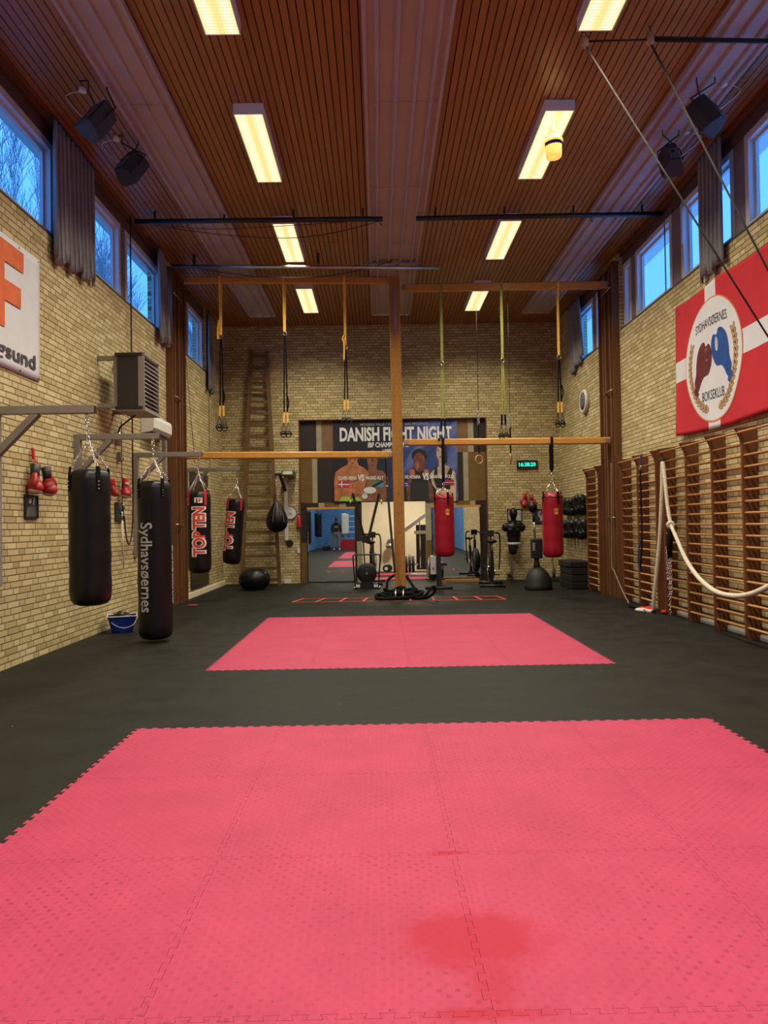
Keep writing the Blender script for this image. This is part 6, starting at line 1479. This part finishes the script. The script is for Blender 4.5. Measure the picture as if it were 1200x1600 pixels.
q0, q1 = A(650, 820, yM+.1), A(668, 884, yM+.1); G().box(q0.x, q1.x+.2, yM+.08, yM+.22, .15, q0.z).build('weight_stack', m_blacksteel, t)
q = A(656, 825, yM); G().tube([(q.x, yM, .2), (q.x, yM, 1.45)], .015, 8).build('guide_rod', m_chrome, t)
G().box(A(633, 0, yM).x-.1, q1.x+.3, yM-.35, yM+.3, .001, .05).build('base_frame', m_wf, t)
t = thing('plate_rack', (A(640, 870, 19.2).x, 19.2, 0), 'black weight plates on a low rack seen just right of the post', 'weight rack')
cx = A(640, 870, 19.2).x
for k in range(3): G().cyl((cx-.12+k*.09, 19.2, .32), (cx-.06+k*.09, 19.2, .32), .22, n=28).build('weight_plate', m_rubber, t)
G().cyl((cx-.2, 19.2, .32), (cx+.22, 19.2, .32), .025).build('bar', m_steel, t); G().box(cx-.02, cx+.02, 19.1, 19.3, 0, .6).build('stand', m_wf, t)
cx = A(605, 888, 21.1).x; t = thing('dumbbell', (cx, 21.1, 0), 'round-headed dumbbell on the floor of the back room, left of the post', 'dumbbell')
G().cyl((cx-.03, 21.0, .11), (cx-.03, 21.08, .11), .105, n=24).build('head', m_rubber, t); G().cyl((cx+.05, 21.2, .11), (cx+.05, 21.28, .11), .105, n=24).build('head', m_rubber, t); G().cyl((cx-.03, 21.08, .11), (cx+.05, 21.2, .11), .02).build('handle', m_steel, t); G().cyl((cx-.03, 20.995, .11), (cx-.03, 21.0, .11), .05, n=20).build('end_cap', m_white, t)
q = A(609, 850, 21.3); t = thing('wall_fan', (q.x, 21.38, q.z-.15), 'grey wall unit on the cream wall seen left of the post', 'wall unit')
G().box(q.x-.05, q.x+.12, 21.25, 21.398, q.z+.0, q.z+.14).build('arm_box', m_steel, t); G().lathe([(0, 0), (.12, .02), (.14, .08), (.12, .12), (0, .13)], (q.x, 21.15, q.z-.12), 20).build('lamp_head', m_steel, t); G().cyl((q.x, 21.2, q.z-.02), (q.x+.02, 21.3, q.z+.05), .02).build('joint', m_steel, t)

# ================================================================ the blue end of the hall, seen in the mirrors
t = thing('boxing_ring', (.2, -7.3, 0), 'boxing ring with white ropes and red skirt, reflected in the left mirror', 'boxing ring')
rx0, rx1, ry0, ry1, rz = -2.2, 2.6, -8.9, -5.9, .62
G().box(rx0, rx1, ry0, ry1, rz-.05, rz).build('canvas', mat('ring_canvas_blue', (.06, .16, .40), .9), t)
G().box(rx0-.01, rx1+.01, ry0, ry1+.01, .0, rz-.05).build('skirt', mat('ring_skirt_red', (.30, .01, .03), .8, 0, .3, 3), t)
for px_, py_ in ((rx0+.25, ry1-.25), (rx1-.25, ry1-.25), (rx0+.25, ry0+.25), (rx1-.25, ry0+.25)):
    G().cyl((px_, py_, rz), (px_, py_, rz+1.4), .05).build('corner_post', m_white, t); o = G().box(px_-.15, px_+.15, py_-.15, py_+.15, rz+.25, rz+1.42).build('corner_pad', m_offwhite, t); bevel(o, .05, 3)
for k in range(4):
    z = rz+.35+.31*k; G().tube([(rx0+.25, ry1-.25, z), (rx1-.25, ry1-.25, z), (rx1-.25, ry0+.25, z), (rx0+.25, ry0+.25, z)], .018, 8, closed=True).build('ring_rope', m_white, t)
heavy_bag(-3.3, -4.5, 2.6, -3.3, -4.5, 2.05, .75, .2, m_vinyl, 'black punch bag by the blue wall, seen only in the left mirror')
wall_bracket(-4.5, -3.25, 2.65, 'grey bag bracket on the blue wall, seen only in the left mirror', 1.3)
# a person standing with their back to the mirror, looking at the ring
PXc, PYc = -2.33, -4.9
t = thing('person', (PXc, PYc, 0), 'person in a black hooded jacket, grey trousers and white shoes, reflected in the left mirror', 'person')
def skin(name, verts, edges, radii, material, root, parent, lv=2):
    me = bpy.data.meshes.new(name); me.from_pydata([Vector(v) for v in verts], edges, []); o = bpy.data.objects.new(name, me); COL.objects.link(o)
    me.materials.append(material); md = o.modifiers.new('skin', 'SKIN'); md.use_smooth_shade = True
    for i, r in enumerate(radii):
        sv = me.skin_vertices[0].data[i]; sv.radius = r if isinstance(r, tuple) else (r, r); sv.use_root = (i == root)
    o.modifiers.new('sub', 'SUBSURF').levels = lv; o.modifiers['sub'].render_levels = lv
    bake(o); o.parent = parent; o.data.polygons.foreach_set('use_smooth', [True]*len(o.data.polygons)); return o
V = [(0,0,.98), (0,.0,1.18), (0,.01,1.38), (0,.0,1.50), (0,-.01,1.58), (0,-.015,1.68), (0,-.02,1.78),
     (-.19,.01,1.43), (-.25,.03,1.16), (-.22,-.08,.95), (-.20,-.14,.88), (.19,.01,1.43), (.25,.02,1.16), (.23,-.06,.95), (.22,-.10,.86),
     (-.10,.0,.92), (-.13,-.02,.50), (-.15,.02,.10), (-.16,-.12,.05), (.10,.0,.92), (.12,-.02,.50), (.14,.02,.10), (.15,-.12,.05)]
Ed = [(0,1), (1,2), (2,3), (3,4), (4,5), (5,6), (2,7), (7,8), (8,9), (9,10), (2,11), (11,12), (12,13), (13,14), (0,15), (15,16), (16,17), (17,18), (0,19), (19,20), (20,21), (21,22)]
Rr = [(.155,.11), (.14,.10), (.155,.105), .07, .055, (.075,.09), (.065,.08), .06, .045, .036, (.03,.04), .06, .045, .036, (.03,.04), .085, .06, .042, (.045,.035), .085, .06, .042, (.045,.035)]
body = skin('body', V, Ed, Rr, mat('skin_tone', (.36, .20, .13), .6, 0, .1), 0, t)
JV = [(0,.0,.90), (0,0,1.18), (0,.01,1.38), (0,.01,1.49), (-.19,.01,1.42), (-.255,.03,1.16), (-.225,-.08,.96), (.19,.01,1.42), (.255,.02,1.16), (.235,-.06,.96)]
skin('jacket', JV, [(0,1), (1,2), (2,3), (2,4), (4,5), (5,6), (2,7), (7,8), (8,9)], [(.185,.135), (.175,.13), (.185,.135), (.10,.09), .09, .068, .055, .09, .068, .055], mat('jacket_black', (.012, .012, .016), .85, 0, .3, 6), 0, t)
G().ball((0, .09, 1.50), (.12, .08, .09), 18, 12).build('hood', mat('hood_black', (.015, .015, .018), .9), t, local=True)
G().box(-.11, .11, .152, .156, 1.25, 1.33).build('back_print', m_grey_steel, t, local=True)
skin('trousers', [(0,0,1.10), (0,0,.95), (-.10,0,.86), (-.13,-.02,.5), (-.15,.02,.12), (.10,0,.86), (.12,-.02,.5), (.14,.02,.12)], [(0,1), (1,2), (2,3), (3,4), (1,5), (5,6), (6,7)], [(.165,.12), (.17,.125), .105, .085, .07, .105, .085, .07], mat('trousers_grey', (.16, .15, .14), .9, 0, .2, 6), 0, t)
for s in (-.155, .15): 
    o = G().ball((s, -.06, .055), (.055, .15, .055), 16, 10).build('shoe', m_white, t, local=True)
G().ball((0, .0, 1.76), (.088, .10, .09), 18, 12).ball((0, .04, 1.70), (.08, .075, .09), 16, 10).build('hair', mat('dark_hair', (.015, .011, .009), .8), t, local=True)
g = G()
for s in (-1, 1): g.ball((s*.084, .0, 1.70), (.012, .022, .03), 10, 8)
for o in list(t.children):
    o.location = (0, 0, 0)
tb_ = thing('kit_bag', (-2.9, -5.3, 0), 'dark kit bag on the floor beside the person, seen in the left mirror', 'bag')
o = G().box(-3.15, -2.7, -5.5, -5.25, 0, .26).build('bag_body', m_foam, tb_); bevel(o, .06, 3); G().torus((-2.92, -5.37, .28), .1, .012, (0, 1, 0), 16, 6, a0=0, a1=PI).build('carry_strap', m_blackweb, tb_)
